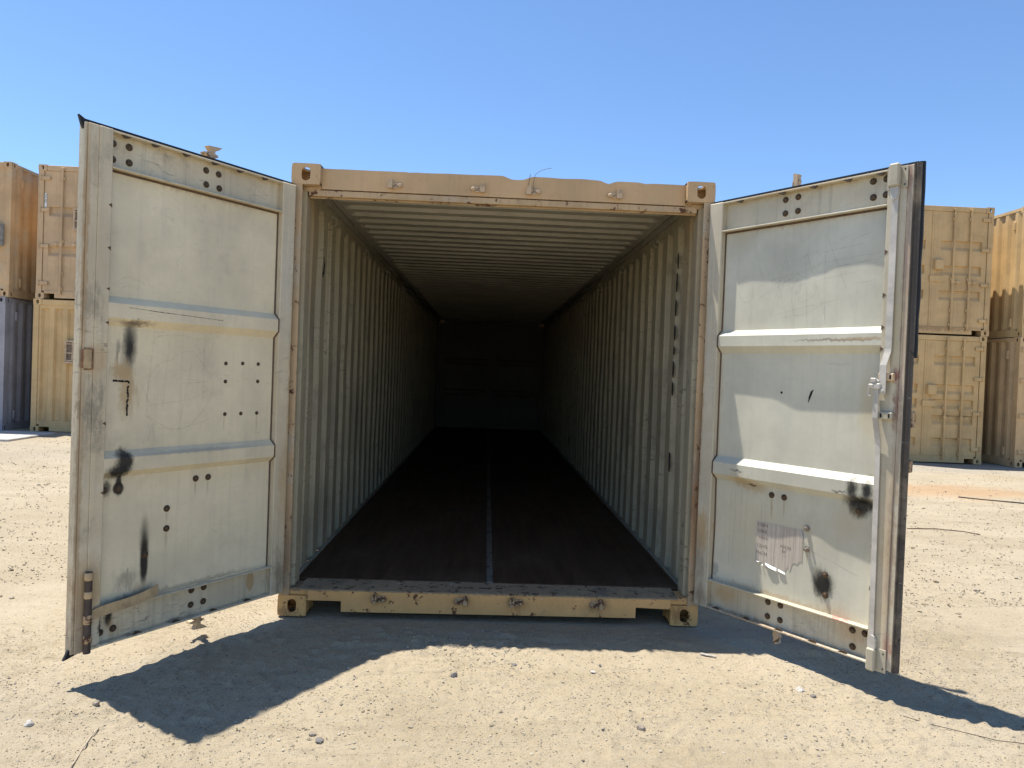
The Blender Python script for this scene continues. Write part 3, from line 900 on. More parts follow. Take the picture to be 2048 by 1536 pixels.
    # bolts
    me_w = MB(sy).stack((0, 0, 0), (0, 1, 0), [(0, .0165), (.003, .0165), (.0035, .0115), (.009, .0105), (.012, .006)], 12).mesh('bolt'); me_w.materials.append(M['bolt'])
    me_s = MB(sy).stack((0, 0, 0), (0, 1, 0), [(0, .0105), (.002, .0105), (.0035, .005)], 10).mesh('bolt'); me_s.materials.append(M['bolt'])
    me_p = MB(sy).stack((0, 0, 0), (0, 1, 0), [(0, .017), (.004, .017), (.0045, .0125), (.014, .0125), (.0145, .008), (.024, .0075), (.025, .004)], 10).mesh('bolt'); me_p.materials.append(M['bolt_bright'])
    def bolt(me, u, z, d):
        o = bpy.data.objects.new('bolt', me); COL.objects.link(o); o.parent = door; o.location = (u, sy * d, z)
        o.rotation_euler = (0, random.uniform(0, 6), 0)
    def proj_fix(u, z, d):
        """the marks were read on the inner face; push them back to depth d along the view"""
        c, s = math.cos(rz), math.sin(rz)
        px = (cam.location.x - loc[0], cam.location.y - loc[1])
        cu = px[0] * c + px[1] * s; cd = (-px[0] * s + px[1] * c) * sy; cz = cam.location.z
        k = (cd + d) / cd
        return cu + (u - cu) * k, cz + (z - cz) * k
    if L_:
        for u, z in ((.579, 2.392), (.507, 2.390), (.576, 2.323), (.501, 2.321), (.974, 2.395), (.972, 2.326), (1.048, 2.392), (1.048, 2.322), (.590, .296), (.519, .295), (.591, .223), (.520, .223), (.985, .215), (1.045, .212)):
            uu, z2 = proj_fix(u, z, .040); bolt(me_w, uu, z2, -.040)
        for u, z in ((.584, .856), (.513, .856), (.737, .727), (.736, .630), (.842, .524), (.979, .852), (1.044, .85)):
            uu, z2 = proj_fix(u, z, .038); bolt(me_w, uu, z2, -depth(side, uu, z2))
        for u, z in ((.430, 1.436), (.326, 1.439), (.225, 1.439), (.430, 1.343), (.225, 1.345), (.427, 1.174), (.328, 1.174), (.225, 1.174)):
            uu, z2 = proj_fix(u, z, .038); bolt(me_s, uu, z2, -depth(side, uu, z2))
    else:
        for u, z in ((.491, 2.400), (.563, 2.403), (.492, 2.329), (.564, 2.331), (.952, 2.410), (.955, 2.334), (1.015, 2.41), (1.015, 2.337), (.489, .288), (.563, .290), (.490, .213), (.564, .214), (.949, .281), (.953, .203), (1.01, .283)):
            uu, z2 = proj_fix(u, z, .040); bolt(me_w, uu, z2, -.040)
        for u, z in ((.482, .852), (.556, .851), (.801, .508), (.806, .410), (.952, .851)):
            uu, z2 = proj_fix(u, z, .038); bolt(me_w, uu, z2, -depth(side, uu, z2))
        for u, z in ((.695, .717), (.700, .614)):
            uu, z2 = proj_fix(u, z, .038); bolt(me_p, uu, z2, -depth(side, uu, z2))
    # gasket clips under the top flange and on the bottom flange
    mc = MB(sy).prism([(-.022, .0), (.024, .0), (.010, -.012), (-.004, -.010)], 'y', -.012, -.002).mesh('gasket_clip'); mc.materials.append(M['bolt'])
    for u in ((.21, .37, .52, .68, .84, .98) if L_ else (.20, .46, .64, .82, .98)):
        o = bpy.data.objects.new('gasket_clip', mc); COL.objects.link(o); o.parent = door; o.location = (u, 0, z1 - .0115)
    for u in ((.24, .45, .66, .86) if L_ else (.15, .35, .55, .74, .9)):
        o = bpy.data.objects.new('gasket_clip', mc); COL.objects.link(o); o.parent = door; o.location = (u, 0, z0 + .0125); o.rotation_euler = (math.pi, 0, 0); 
        o.location.y = sy * -.014
    # dark chips torn out along the inner edge of the free stile
    mc = MB(sy).prism([(-.004, -.010), (-.003, .008), (.012, .001)], 'y', .0, .0012).mesh('paint_chip'); mc.materials.append(M['sealant'])
    for z in ((2.12, 1.93, 1.75, 1.60, 1.15, .84) if L_ else (2.07, 1.87, 1.72, 1.62, .7, .5)):
        o = bpy.data.objects.new('paint_chip', mc); COL.objects.link(o); o.parent = door; o.location = (u_in + .003, 0, z)
        o.scale = (1, 1, random.uniform(.7, 1.6))
    return door, sy, proj_fix

door_L, sL, fixL = make_door('L')
door_R, sR, fixR = make_door('R')

# scribbles: faint pencil and scratch lines that follow the sheet
def scribble(door, side, sy, strokes, name, mat, w=.0022):
    mb = MB(sy)
    for st in strokes:
        st = [Vector((a, b)) for a, b in st]
        pts = []
        for i in range(len(st) - 1):
            k = max(2, int((st[i + 1] - st[i]).length / .02))
            pts += [st[i].lerp(st[i + 1], j / k) for j in range(k)]
        pts.append(st[-1])
        vs = []; fs = []
        for i, p in enumerate(pts):
            d = (pts[min(i + 1, len(pts) - 1)] - pts[max(i - 1, 0)])
            if d.length < 1e-6: d = Vector((1, 0))
            d.normalize()
            ww = w * random.uniform(.6, 1.2)
            for s in (-1, 1):
                q = p + Vector((-d.y, d.x)) * ww * s * .5
                vs.append((q.x, -depth(side, q.x, q.y) + .0009, q.y))
        for i in range(len(pts) - 1):
            fs.append((2 * i, 2 * i + 1, 2 * i + 3, 2 * i + 2))
        mb.add(vs, fs)
    return tag(mb.build(name, mat, door), kind='stuff')

def pencil_mat(name, col, alpha):
    m = NT(name)
    m.set(m.b, 'Base Color', col); m.set(m.b, 'Roughness', .8)
    m.set(m.b, 'Alpha', m.ramp(m.noise(55, detail=3), .35, .65, alpha * .25, alpha))
    return m.m
M['pencil'] = pencil_mat('pencil_line', (.14, .14, .13), .26)
M['scratch_dark'] = pencil_mat('scratch_line', (.06, .05, .04), .75)
def circle(cx, cz, rx, rz, a0=0, a1=2 * math.pi, n=26):
    ph = random.uniform(0, 6); ov = random.uniform(.05, .16)
    out = []
    for i in range(n + 1):
        t = a0 + (a1 - a0) * i / n
        k = 1 + ov * math.sin(t * 2 + ph) + .06 * math.sin(t * 5 + ph * 2) + random.uniform(-.02, .02)
        out.append((cx + rx * k * math.cos(t), cz + rz * k * math.sin(t)))
    return out
R_str = [circle(.245, 1.935, .045, .055), [(.59, 2.13), (.62, 1.74)], [(.70, 2.20), (.715, 1.75)], [(.705, 2.2), (.86, 1.83)], [(.60, 2.12), (.72, 1.77)],
         [(.33, 1.90), (.47, 2.0), (.72, 2.06), (1.0, 2.08)], [(.33, 1.90), (.55, 2.01), (.60, 2.02)], [(.40, 1.80), (.44, 1.93), (.48, 2.12), (.50, 2.05), (.43, 1.84), (.40, 1.80), (.60, 1.84), (.80, 1.87)],
         [(.47, 1.79), (.60, 1.80), (.70, 1.85)], [(.30, 2.16), (.33, 2.05), (.345, 2.0), (.325, 1.95)], [(.55, 2.09), (.66, 2.12), (.70, 2.07), (.62, 2.02)], [(.56, 1.95), (.64, 1.97), (.66, 1.90), (.57, 1.86)],
         [(.78, 2.16), (.86, 2.185)], [(.84, 2.15), (.93, 2.18)], [(.70, 2.11), (.90, 2.13)], [(.76, 2.03), (.98, 2.05), (.99, 2.06)], [(.86, 1.94), (.97, 1.95)], [(.44, 1.98), (.5, 1.78)], [(.50, 2.0), (.54, 1.8)],
         [(.36, 1.98), (.52, 2.02), (.66, 1.97), (.9, 2.0)], [(.52, 1.93), (.56, 2.0), (.545, 1.9), (.575, 1.97), (.56, 1.87)], [(.55, 1.90), (.59, 1.97)],
         [(.72, 1.555), (.80, 1.55), (.86, 1.553)], [(.73, 1.548), (.83, 1.542)]]
scribble(door_R, 'R', sR, R_str, 'pencil_scribble', M['pencil'])
L_str = [circle(.66, 1.29, .165, .20), circle(.68, 1.50, .14, .06, .3, 3.6), [(.80, 1.58), (.83, 1.22)], [(.72, 1.55), (.75, 1.20)], [(.53, 1.56), (.53, 1.25)], [(.50, 1.57), (.55, 1.47)], [(.47, 1.55), (.49, 1.50)],
         [(.86, 1.33), (.82, 1.24)], [(.85, 1.22), (.60, 1.25), (.50, 1.30)], [(.84, 1.18), (.70, 1.10), (.55, 1.13), (.46, 1.16)], [(.60, 1.43), (.66, 1.10)], [(.82, 1.05), (.80, 1.14), (.78, 1.04)], [(.65, 1.33), (.50, 1.34)],
         circle(.93, 1.765, .075, .05, .2, 2.7), circle(.93, 1.757, .06, .035, .2, 2.6), circle(.92, 1.75, .05, .028, .4, 2.4), [(.66, 1.97), (.70, 1.92), (.69, 1.90)], [(.155, 1.80), (.16, 1.74), (.145, 1.75)],
         [(.43, .50), (.38, .55)], [(.40, .46), (.30, .58)], [(.46, .58), (.42, .55)], [(.33, .52), (.28, .56)]]
scribble(door_L, 'L', sL, L_str, 'pencil_scribble', M['pencil'])
scribble(door_L, 'L', sL, [[(.95, 1.675), (.80, 1.668), (.65, 1.663), (.45, 1.655)]], 'scratch', M['scratch_dark'], .0035)
scribble(door_R, 'R', sR, [[(.40, .78), (.395, .60), (.40, .45)], [(.20, .84), (.195, .62), (.20, .40)], [(.225, .84), (.23, .70), (.215, .45)], [(.27, .85), (.262, .60)], [(.30, .82), (.298, .55)], [(.46, .84), (.462, .72)], [(.70, .60), (.95, .53)]],
         'drip_mark', M['pencil'], .003)

# left door: weld beads, pipe, strap, cut-out
mb = MB(sL)
def beads(p, q, n, r):
    for i in range(n):
        t = i / (n - 1)
        if random.random() < .12: continue
        u = p[0] + (q[0] - p[0]) * t + random.uniform(-.003, .003); z = p[1] + (q[1] - p[1]) * t + random.uniform(-.003, .003)
        u, z = fixL(u, z, .038); mb.stack((u, -depth('L', u, z), z), (0, 1, 0), [(0, r * random.uniform(.7, 1.2)), (.002, r), (.004, r * .4)], 6)
beads((1.014, 1.340), (.945, 1.338), 13, .0048)
beads((.945, 1.335), (.948, 1.185), 28, .0046)
mb.build('weld_bead', M['soot'], door_L)
mb = MB(sL)
mb.tube([(1.108, .016, .142), (1.108, .016, .500)], .0155, 14)
pipe = mb.build('steel_pipe', M['pipe'], door_L); autosmooth(pipe)
for z, h, m_ in ((.482, .034, 'tan_hw'), (.400, .030, 'tan_hw'), (.292, .040, 'rust_hw'), (.205, .036, 'rust_hw')):
    mb = MB(sL)
    mb.stack((1.108, .016, z - h / 2), (0, 0, 1), [(0, .0168), (.003, .0182), (h * .5, .0186), (h - .003, .018), (h, .0166)], 14)
    autosmooth(mb.build('pipe_collar', M[m_], door_L))
mb = MB(sL)
pts = [(1.095, .006, .298), (1.06, .020, .312), (1.00, .022, .318), (.93, .014, .318), (.86, .008, .324), (.80, .010, .338), (.772, .006, .345)]
hh = .023
vs = []; fs = []
for (u, d, z) in pts:
    vs += [(u, d, z - hh), (u, d, z + hh), (u, d - .006, z + hh), (u, d - .006, z - hh)]
for i in range(len(pts) - 1):
    for a in range(4):
        b = (a + 1) % 4
        fs.append((i * 4 + a, i * 4 + b, i * 4 + 4 + b, i * 4 + 4 + a))
fs += [(0, 1, 2, 3), tuple(4 * (len(pts) - 1) + a for a in range(4))]
mb.add(vs, fs)
st_ = mb.build('bent_strap', M['tan_hw'], door_L); autosmooth(st_, 30)
mb = MB(sL)
mb.box(1.112, 1.150, -.004, .001, 1.392, 1.478, .003)
mb.build('welded_patch', M['tan_hw'], door_L)
mb = MB(sL)
for (a, b, c, d) in ((1.108, 1.112, 1.390, 1.480), (1.112, 1.148, 1.478, 1.483), (1.112, 1.145, 1.387, 1.392), (1.150, 1.158, 1.395, 1.475)):
    mb.box(a, b, -.003, .0018, c, d)
mb.build('patch_weld', plain('rusty_weld', (.30, .15, .08), .8, .1, .5, 40, .6), door_L)

# right door: inside locking bar, latch, brackets
def slab_path(mb, pts, w, t):
    vs = []; fs = []
    for (u, d, z) in pts:
        vs += [(u - w / 2, d, z), (u + w / 2, d, z), (u + w / 2, d - t, z), (u - w / 2, d - t, z)]
    for i in range(len(pts) - 1):
        for a in range(4):
            b = (a + 1) % 4
            fs.append((i * 4 + a, i * 4 + b, i * 4 + 4 + b, i * 4 + 4 + a))
    fs += [(0, 1, 2, 3), tuple(4 * (len(pts) - 1) + a for a in range(4))]
    mb.add(vs, fs)
mb = MB(sR)
slab_path(mb, [(1.062, .014, 2.345), (1.0625, .014, 1.62), (1.062, .016, 1.605), (1.050, .028, 1.545), (1.050, .028, 1.420), (1.050, .027, 1.408)], .030, .006)
mb.stack((1.050, .028, 1.425), (0, 1, 0), [(0, .010), (.006, .010), (.008, .006)], 6)
mb.build('lock_bar', M['galv'], door_R)
mb = MB(sR)
slab_path(mb, [(1.026, .034, 1.455), (1.026, .034, 1.30), (1.030, .020, 1.23), (1.034, .012, 1.18), (1.043, .012, .285)], .024, .006)
mb.build('lock_bar', M['galv'], door_R)
mb = MB(sR)
mb.box(1.000, 1.046, .010, .040, 1.432, 1.460, .004)
mb.box(.992, 1.016, .020, .044, 1.436, 1.456, .003)
mb.box(1.000, 1.026, .028, .042, 1.464, 1.484, .003)
mb.tube([(.996, .040, 1.440), (.993, .040, 1.415), (1.000, .040, 1.400), (1.008, .040, 1.402)], .004, 6)
mb.tube([(1.018, .030, 1.48), (1.036, .034, 1.47), (1.040, .03, 1.456)], .004, 6)
mb.build('latch', M['galv'], door_R)
for (u, z, w, h, dd) in ((1.060, 1.490, .072, .036, .020), (1.066, 1.312, .062, .034, .024)):
    mb = MB(sR)
    mb.box(u - w / 2, u + w / 2, .0005, dd, z - h / 2, z + h / 2, .004)
    br = mb.build('bar_bracket', M['pale_hw'] if z > 1.4 else M['cover'], door_R)
    for s in (-1, 1):
        mb = MB(sR); uu = u + s * w * .30
        mb.prism([(uu - .0035, z - .010), (uu + .0035, z - .010), (uu + .0045, z), (uu + .0035, z + .010), (uu - .0035, z + .010), (uu - .0045, z)], 'y', dd - .002, dd + .0008)
        mb.build('slot', M['black'], door_R)
# top and bottom bar housings
for top in (True, False):
    mb = MB(sR)
    if top:
        mb.box(1.018, 1.112, .0005, .004, 2.355, 2.455, .0015)
        mb.box(1.036, 1.084, .004, .034, 2.362, 2.468, .007)
    else:
        mb.box(1.026, 1.112, .0005, .004, .128, .235, .0015)
        mb.box(1.030, 1.070, .004, .030, .128, .232, .006)
    mb.build('bar_housing', M['cover'], door_R)
    mb = MB(sR)
    zt = 2.3615 if top else .2325; s = -1 if top else 1
    uu = 1.060 if top else 1.050
    mb.prism([(uu - .018, zt), (uu + .018, zt), (uu + .018, zt + s * .035), (uu + .010, zt + s * .055), (uu, zt + s * .060), (uu - .010, zt + s * .055), (uu - .018, zt + s * .035)], 'y', .004, .022)
    mb.build('bar_tip', M['galv'], door_R)
    for du, dz in ((-.034, .035), (.034, .035), (-.034, -.035), (.034, -.035)):
        mb = MB(sR); uc = 1.065 + du; zc = (2.405 if top else .181) + dz
        if not top and du < 0: continue
        mb.stack((uc, .0035, zc), (0, 1, 0), [(0, .004), (.0013, .004)], 8)
        mb.build('rivet_hole', M['black'], door_R)
# rusty lock plates sticking out past the edge on the outside
for z, h in ((1.30, .075), (1.085, .06)):
    MB(sR).box(1.125, 1.152, -.085, -.0565, z - h / 2, z + h / 2, .004).build('hasp_plate', M['rust_hw'], door_R)
# bullet-like hole and gash in the sheet
mb = MB(sR)
u, z = fixR(.514, 1.394, .04); mb.stack((u, -depth('R', u, z), z), (0, 1, 0), [(0, .007), (.0008, .006)], 9)
u, z = fixR(.682, 1.384, .045)
mb.prism([(u - .014, z - .034), (u - .004, z - .012), (u + .010, z + .026), (u + .014, z + .034), (u - .002, z + .022), (u - .012, z - .006)], 'y', -depth('R', u, z) - .002, -depth('R', u, z) + .0025)
mb.build('puncture', M['black'], door_R)

# the torn paper notice
def paper_mat():
    m = NT('weathered_paper')
    st = m.noise(1.0, stretch=(95, 1, 2.2), detail=5, rough=.7)
    col = m.mix(m.ramp(st, .35, .65), (.44, .37, .30), (.58, .52, .43))
    b = m.noise(9, detail=6, rough=.7)
    col = m.mix(m.ramp(b, .55, .7, 0, .5), col, (.58, .55, .46))
    col = m.mix(m.ramp(m.noise(1.0, stretch=(260, 1, 4), detail=3), .58, .66, 0, .6), col, (.13, .09, .07))
    m.set(m.b, 'Base Color', col); m.set(m.b, 'Roughness', .85)
    return m.m
M['paper'] = paper_mat()
M['paper_white'] = plain('torn_paper', (.80, .79, .76), .85, 0, .06, 10)
M['ink'] = pencil_mat('faded_ink', (.09, .07, .06), .55)
mb = MB(sR)
un = np.linspace(.372, .652, 21)
def low(u):
    t = (u - .372) / .28
    return .470 + .010 * math.sin(t * 21) + .008 * math.sin(t * 47) + (.050 if t > .80 else 0) - (.012 if .4 < t < .7 else 0)
mb.grid(list(un), [0, .25, .5, .75, 1.0], lambda u, k: (u, -depth('R', u, low(u) + (.693 - low(u)) * k) + .0016, low(u) + ((.690 + .012 * (u - .37)) - low(u)) * k))
paper = mb.build('paper_notice', M['paper'], None)
paper.location = door_R.location; paper.rotation_euler = door_R.rotation_euler
tag(paper, 'weathered paper notice with faded print and torn edge, stuck low on right door', 'notice')
def flap(pts, out):
    mb = MB(sR)
    n = len(pts)
    vs = [(u, -depth('R', u, z) + .002, z) for u, z in pts] + [(u + .004, -depth('R', u, z) + o, z - dz) for (u, z), (o, dz) in zip(pts, out)]
    mb.add(vs, [(i, i + 1, n + i + 1, n + i) for i in range(n - 1)])
    return mb.build('torn_flap', M['paper_white'], paper)
flap([(.435, .478), (.455, .474), (.48, .470), (.505, .466)], [(.008, .008), (.012, .013), (.012, .015), (.009, .016)])
flap([(.512, .464), (.53, .460), (.555, .455)], [(.007, .011), (.009, .010), (.007, .010)])
flap([(.378, .480), (.388, .478), (.396, .477)], [(.008, .004), (.012, .004), (.005, .003)])
flap([(.415, .468), (.420, .466)], [(.010, .006), (.008, .006)])
flap([(.634, .700), (.642, .682), (.650, .660), (.652, .64)], [(.002, 0), (.016, .004), (.016, .004), (.004, .004)])

def text_mesh(body, size, name, mat, parent, loc, rot, extrude=.0003):
    cu = bpy.data.curves.new(name, 'FONT'); cu.body = body; cu.size = size; cu.extrude = extrude
    cu.align_x = 'LEFT'
    tmp = bpy.data.objects.new(name + '_tmp', cu); COL.objects.link(tmp)
    bpy.context.view_layer.update()
    me = bpy.data.meshes.new_from_object(tmp.evaluated_get(bpy.context.evaluated_depsgraph_get()))
    bpy.data.objects.remove(tmp); bpy.data.curves.remove(cu)
    me.name = name; me.materials.clear(); me.materials.append(mat)
    o = bpy.data.objects.new(name, me); COL.objects.link(o); o.parent = parent; o.location = loc; o.rotation_euler = rot
    return o
for body, u, z in (('LOEN', .380, .668), ('CHIX', .380, .634), ('HHN', .388, .600), ('VZNG', .376, .556), ('MACH', .374, .518), ('AIXIN', .520, .578), ('M', .535, .548)):
    dd = min(depth('R', u, z), depth('R', u + .06, z))
    text_mesh(body, .024, 'lettering', M['ink'], paper, (u, sR * (-dd + .0026), z), (math.pi / 2, 0, 0))

# ------------------------------------------------------------------ containers standing behind
def bg_paint(name, col, **k):
    a = dict(rust=.76, rustscale=6, grime=.22, streak=.3, scratch=.08, rough=.55, dents=.12)
    a.update(k)
    return paint(name, col, **a)
M['bgA'] = bg_paint('weathered_tan_paint', (.64, .42, .22), chalk=(.55, .45, .30), streak=.4)
M['bgG'] = bg_paint('lavender_grey_paint', (.37, .35, .365))
M['bgB'] = bg_paint('dull_tan_paint', (.62, .42, .235))
M['bgB2'] = bg_paint('yellow_tan_paint', (.66, .44, .20))
M['bgC'] = bg_paint('sand_tan_paint', (.61, .41, .195), blobs=[(0, .12, 1.3, .05, (.26, .13, .06), .6, .9, .08)])
M['bgC2'] = bg_paint('warm_tan_paint', (.64, .43, .195))
M['bgD'] = bg_paint('bright_tan_paint', (.62, .42, .19))
M['bgD2'] = bg_paint('plain_tan_paint', (.66, .44, .22))  # own tan of the lower container at the right edge
M['ac_dark'] = plain('grille_dark', (.12, .09, .07), .7)
M['ac_frame'] = plain('grille_frame', (.52, .38, .25), .6)
M['grey_box'] = plain('grey_box_paint', (.36, .37, .37), .5)
M['white_label'] = plain('white_label', (.78, .77, .74), .7, 0, .05)
M['label_ink'] = plain('label_ink', (.05, .05, .05), .7)

def bg_container(label, loc, mat, end, length=6.06, bands=3, rz=0.0, recess=.04):
    loc = (loc[0], -4.209 + (loc[1] + 4.209) * 1.043, loc[2] - .063)
    root = empty('stacked_container', loc, rz)
    tag(root, label, 'container', 'tan and grey containers stacked around the yard')
    h = H
    for sx in (-1, 1):
        for yo, sy in ((0, 1), (length, -1)):
            for z0 in (0.0, h - .118):
                casting(sx * W, yo, z0, mat, root, -sx, sy)
            a, b = sorted((sx * W, sx * (W - .11)))
            y0, y1 = sorted((yo + sy * .004, yo + sy * .14))
            MB().box(a + .002, b - .002, y0, y1, .117, h - .117, .004).build('corner_post', mat, root)
        pr = corr_profile(.14, length - .14, .278, .07, .068, .072)
        mb = MB()
        zs = [.15, .16, h - .085, h - .07]
        vs = []; fs = []
        for (y, k) in pr:
            for j, z in enumerate(zs):
                vs.append((sx * (W - .006 - .036 * (k if j in (1, 2) else 0)), y, z))
        for i in range(len(pr) - 1):
            for j in range(3):
                fs.append((i * 4 + j, (i + 1) * 4 + j, (i + 1) * 4 + j + 1, i * 4 + j + 1))
        mb.add(vs, fs); mb.build('side_wall', mat, root)
        a, b = sorted((sx * (W - .001), sx * (W - .06)))
        MB().box(a, b, .178, length - .178, h - .07, h - .012).build('top_side_rail', mat, root)
        MB().box(a, b, .178, length - .178, .0, .151).build('bottom_side_rail', mat, root)
        for z in (h - .35, .3):      # pad plates on the outside
            a, b = sorted((sx * (W + .012), sx * (W - .02)))
            MB().box(a, b, .31, .37, z - .09, z + .09, .012).build('pad_plate', mat, root)
    MB().box(-W + .05, W - .05, .1, length - .1, h - .035, h - .02).build('roof', mat, root)
    MB().box(-W + .05, W - .05, .1, length - .1, .13, .15).build('floor', mat, root)
    MB().box(-W + .162, W - .162, .006, .12, h - .112, h - .012, .004).build('end_header', mat, root)
    # end sill with fork pockets
    MB().prism([(-1.057, .15), (1.057, .15), (1.057, .105), (.86, .105), (.86, .02), (.55, .02), (-.55, .02), (-.86, .02), (-.86, .105), (-1.057, .105)], 'y', .006, .12).build('end_sill', mat, root)
    MB().box(-W + .1, W - .1, length - .05, length - .02, .12, h - .1).build('rear_wall', mat, root)
    if end == 'corrugated':
        mb = MB()
        x = -W + .108; pts = [(x, 1.0)]
        x += .04
        while x + .25 < W - .1:
            pts += [(x, 1.0), (x + .035, 0.0), (x + .125, 0.0), (x + .16, 1.0)]
            x += .25
        pts.append((W - .108, 1.0))
        zs = [.15, .22, .24, h - .20, h - .18, h - .11]
        vs = []; fs = []
        for (xx, k) in pts:
            for j, z in enumerate(zs):
                kk = k if 2 <= j <= 3 else 1.0
                vs.append((xx, .020 + .042 * (1 - kk), z))
        nz = len(zs)
        for i in range(len(pts) - 1):
            for j in range(nz - 1):
                fs.append((i * nz + j, (i + 1) * nz + j, (i + 1) * nz + j + 1, i * nz + j + 1))
        mb.add(vs, fs); mb.build('end_wall', mat, root)
    else:
        for s in (-1, 1):
            # leaf: sheet with pressed bands, local x from hinge (0) to the middle (1.1)
            wl = W - .112
            zb = []
            step = {3: (.62, .92, 1.22), 2: (.86, 1.62), 5: (.45, .85, 1.15, 1.42, 1.98)}[bands]
            zc = {3: (.80, 1.30, 1.80), 2: (.93, 1.70), 5: (.42, .88, 1.20, 1.50, 2.08)}[bands]
            zs = [(.152, 0)]
            hb = .085 if bands != 2 else .08
            for c in zc:
                zs += [(c - hb - .02, 0), (c - hb + .045, 1), (c + hb - .008, 1), (c + hb + .006, 0)]
            zs.append((h - .116, 0))
            us = [(.004, 0), (.10, 0), (.112, 1), (wl - .17, 1), (wl - .158, 0), (wl - .003, 0)]
            mb = MB()
            mb.grid(list(range(len(us))), list(range(len(zs))), lambda a, b: (s * (W - .112 - us[a][0]), .022 + recess * us[a][1] * zs[b][1], zs[b][0]))
            leaf = mb.build('door', mat, root)
            sgn = lambda u: s * (W - .112 - u)
            def lb(mbx, u0, u1, *r, **k):
                a, b = sorted((sgn(u0), sgn(u1))); mbx.box(a, b, *r, **k)
            for u in (.36, .70):
                mb = MB()
                mb.tube([(sgn(u), -.016, .10), (sgn(u), -.016, h - .06)], .021, 8)
                for z in (.20, .5, 1.12, h - .26):
                    lb(mb, u - .04, u + .04, -.012, .018, z - .035, z + .035, bev=.006)
                lb(mb, u - .035, u + .035, -.020, .005, .075, .105, bev=.004)
                lb(mb, u - .035, u + .035, -.020, .005, h - .085, h - .05, bev=.004)
                autosmooth(mb.build('lock_rod', mat, leaf), 35)
                mb = MB()
                zh = 1.06 if bands != 5 else .92
                lb(mb, u - .20, u - .01, -.030, -.020, zh - .014, zh + .014, bev=.004)
                lb(mb, u - .03, u + .03, -.034, .0, zh - .04, zh + .04, bev=.006)
                mb.stack((sgn(u - .10), -.018, zh), (0, -1, 0), [(0, .035), (.015, .035), (.02, .018)], 8)
                mb.build('handle', mat, leaf)
            for z in (.30, 1.02, 1.72, h - .26):
                mb = MB(); lb(mb, -.085, .115, -.010, .018, z - .035, z + .035, bev=.004)
                mb.tube([(sgn(-.055), -.012, z - .05), (sgn(-.055), -.012, z + .05)], .014, 8)
                mb.build('hinge', mat, leaf)
            mb = MB(); lb(mb, wl - .035, wl - .002, .010, .0215, .16, h - .12)
            mb.build('door_seal', mat, leaf)
            if s == 1:
                mb = MB(); zl = 1.42 if bands != 5 else 1.50
                lb(mb, wl - .20, wl - .02, -.06, .02, zl - .12, zl + .08, bev=.012)
                lb(mb, wl - .22, wl + .06, -.012, .02, zl - .36, zl - .24, bev=.004)
                mb.tube([(sgn(wl - .11), -.03, zl - .12), (sgn(wl - .10), -.035, zl - .20), (sgn(wl - .14), -.035, zl - .22)], .007, 6)
                mb.build('lock_box', mat, leaf)
    return root

def vent(root, x, z, w, h_):
    mb = MB()
    mb.box(x - w / 2, x - w / 2 + .03, -.06, .03, z - h_ / 2, z + h_ / 2, .004); mb.box(x + w / 2 - .03, x + w / 2, -.06, .03, z - h_ / 2, z + h_ / 2, .004)
    mb.box(x - w / 2 + .03, x + w / 2 - .03, -.06, .03, z + h_ / 2 - .03, z + h_ / 2); mb.box(x - w / 2 + .03, x + w / 2 - .03, -.06, .03, z - h_ / 2, z - h_ / 2 + .03)
    f = mb.build('vent_grille', M['ac_frame'], root)
    MB().box(x - w / 2 + .03, x + w / 2 - .03, -.02, .03, z - h_ / 2 + .03, z + h_ / 2 - .03).build('grille_back', M['ac_dark'], f)
    for k in (.30, .62):
        MB().box(x - w / 2 + w * k - .012, x - w / 2 + w * k + .012, -.045, -.022, z - h_ / 2 + .03, z + h_ / 2 - .03).build('bar', M['ac_frame'], f)
    for k in (.12, .45, .85):
        zz = z - h_ / 2 + h_ * k
        MB().box(x - w / 2 + .03, x + w / 2 - .03, -.05, -.0455, zz - .010, zz + .010).build('bar', M['ac_frame'], f)
    for k in range(16):
        zz = z - h_ / 2 + .04 + k * (h_ - .08) / 15
        MB().box(x - w / 2 + .03, x + w / 2 - .03, -.032, -.0225, zz - .003, zz + .003).build('slat', M['ac_frame'], f)

YB = 9.68
c_b1 = bg_container('yellowish tan container with corrugated end, lower of the stack behind the left door', (-8.91 + W, YB, 0), M['bgB2'], 'corrugated')
c_b2 = bg_container('dull tan container with lock rods and white number strip, on top behind the left door', (-8.878 + W, YB, H + .004), M['bgB'], 'doors', bands=2)
c_a1 = bg_container('lavender grey corrugated container at ground level, left edge of the picture', (-9.369 - W, YB - .10, 0), M['bgG'], 'corrugated')
c_a2 = bg_container('streaky tan container on top of the lavender grey one at left edge', (-9.327 - W, YB - .08, H + .004), M['bgA'], 'corrugated')
c_c1 = bg_container('warm tan container with five pressed door bands, lower of stack behind the right door', (9.99 - W, 9.60, 0), M['bgC2'], 'doors', bands=5)
c_c2 = bg_container('sand tan container with three door bands and rusty sill, upper one behind right door', (10.021 - W, 9.60, H + .004), M['bgC'], 'doors', bands=3)
c_d1 = bg_container('tan container in shade at ground level, right edge of the picture, corrugated side showing', (10.443 + W, 9.30, 0), M['bgD2'], 'doors', bands=3)
c_d2 = bg_container('bright tan container with sunlit corrugated side, upper one at the right edge', (10.464 + W, 9.30, H + .004), M['bgD'], 'doors', bands=3)
vent(c_b1, -.334, 1.58, .46, .44)
vent(c_b2, -.297, 1.546, .42, .43)
MB().box(W - .52, W - .128, -.14, .018, .97, 1.39, .01).build('electrical_box', M['grey_box'], c_a2)
lab = MB().box(-1.097, -1.052, .0135, .0165, 1.775, 2.04).build('number_label', M['white_label'], c_b2)
text_mesh('741342', .058, 'number', M['label_ink'], c_b2, (-1.092, .0125, 2.03), (math.pi / 2, math.pi / 2, 0))

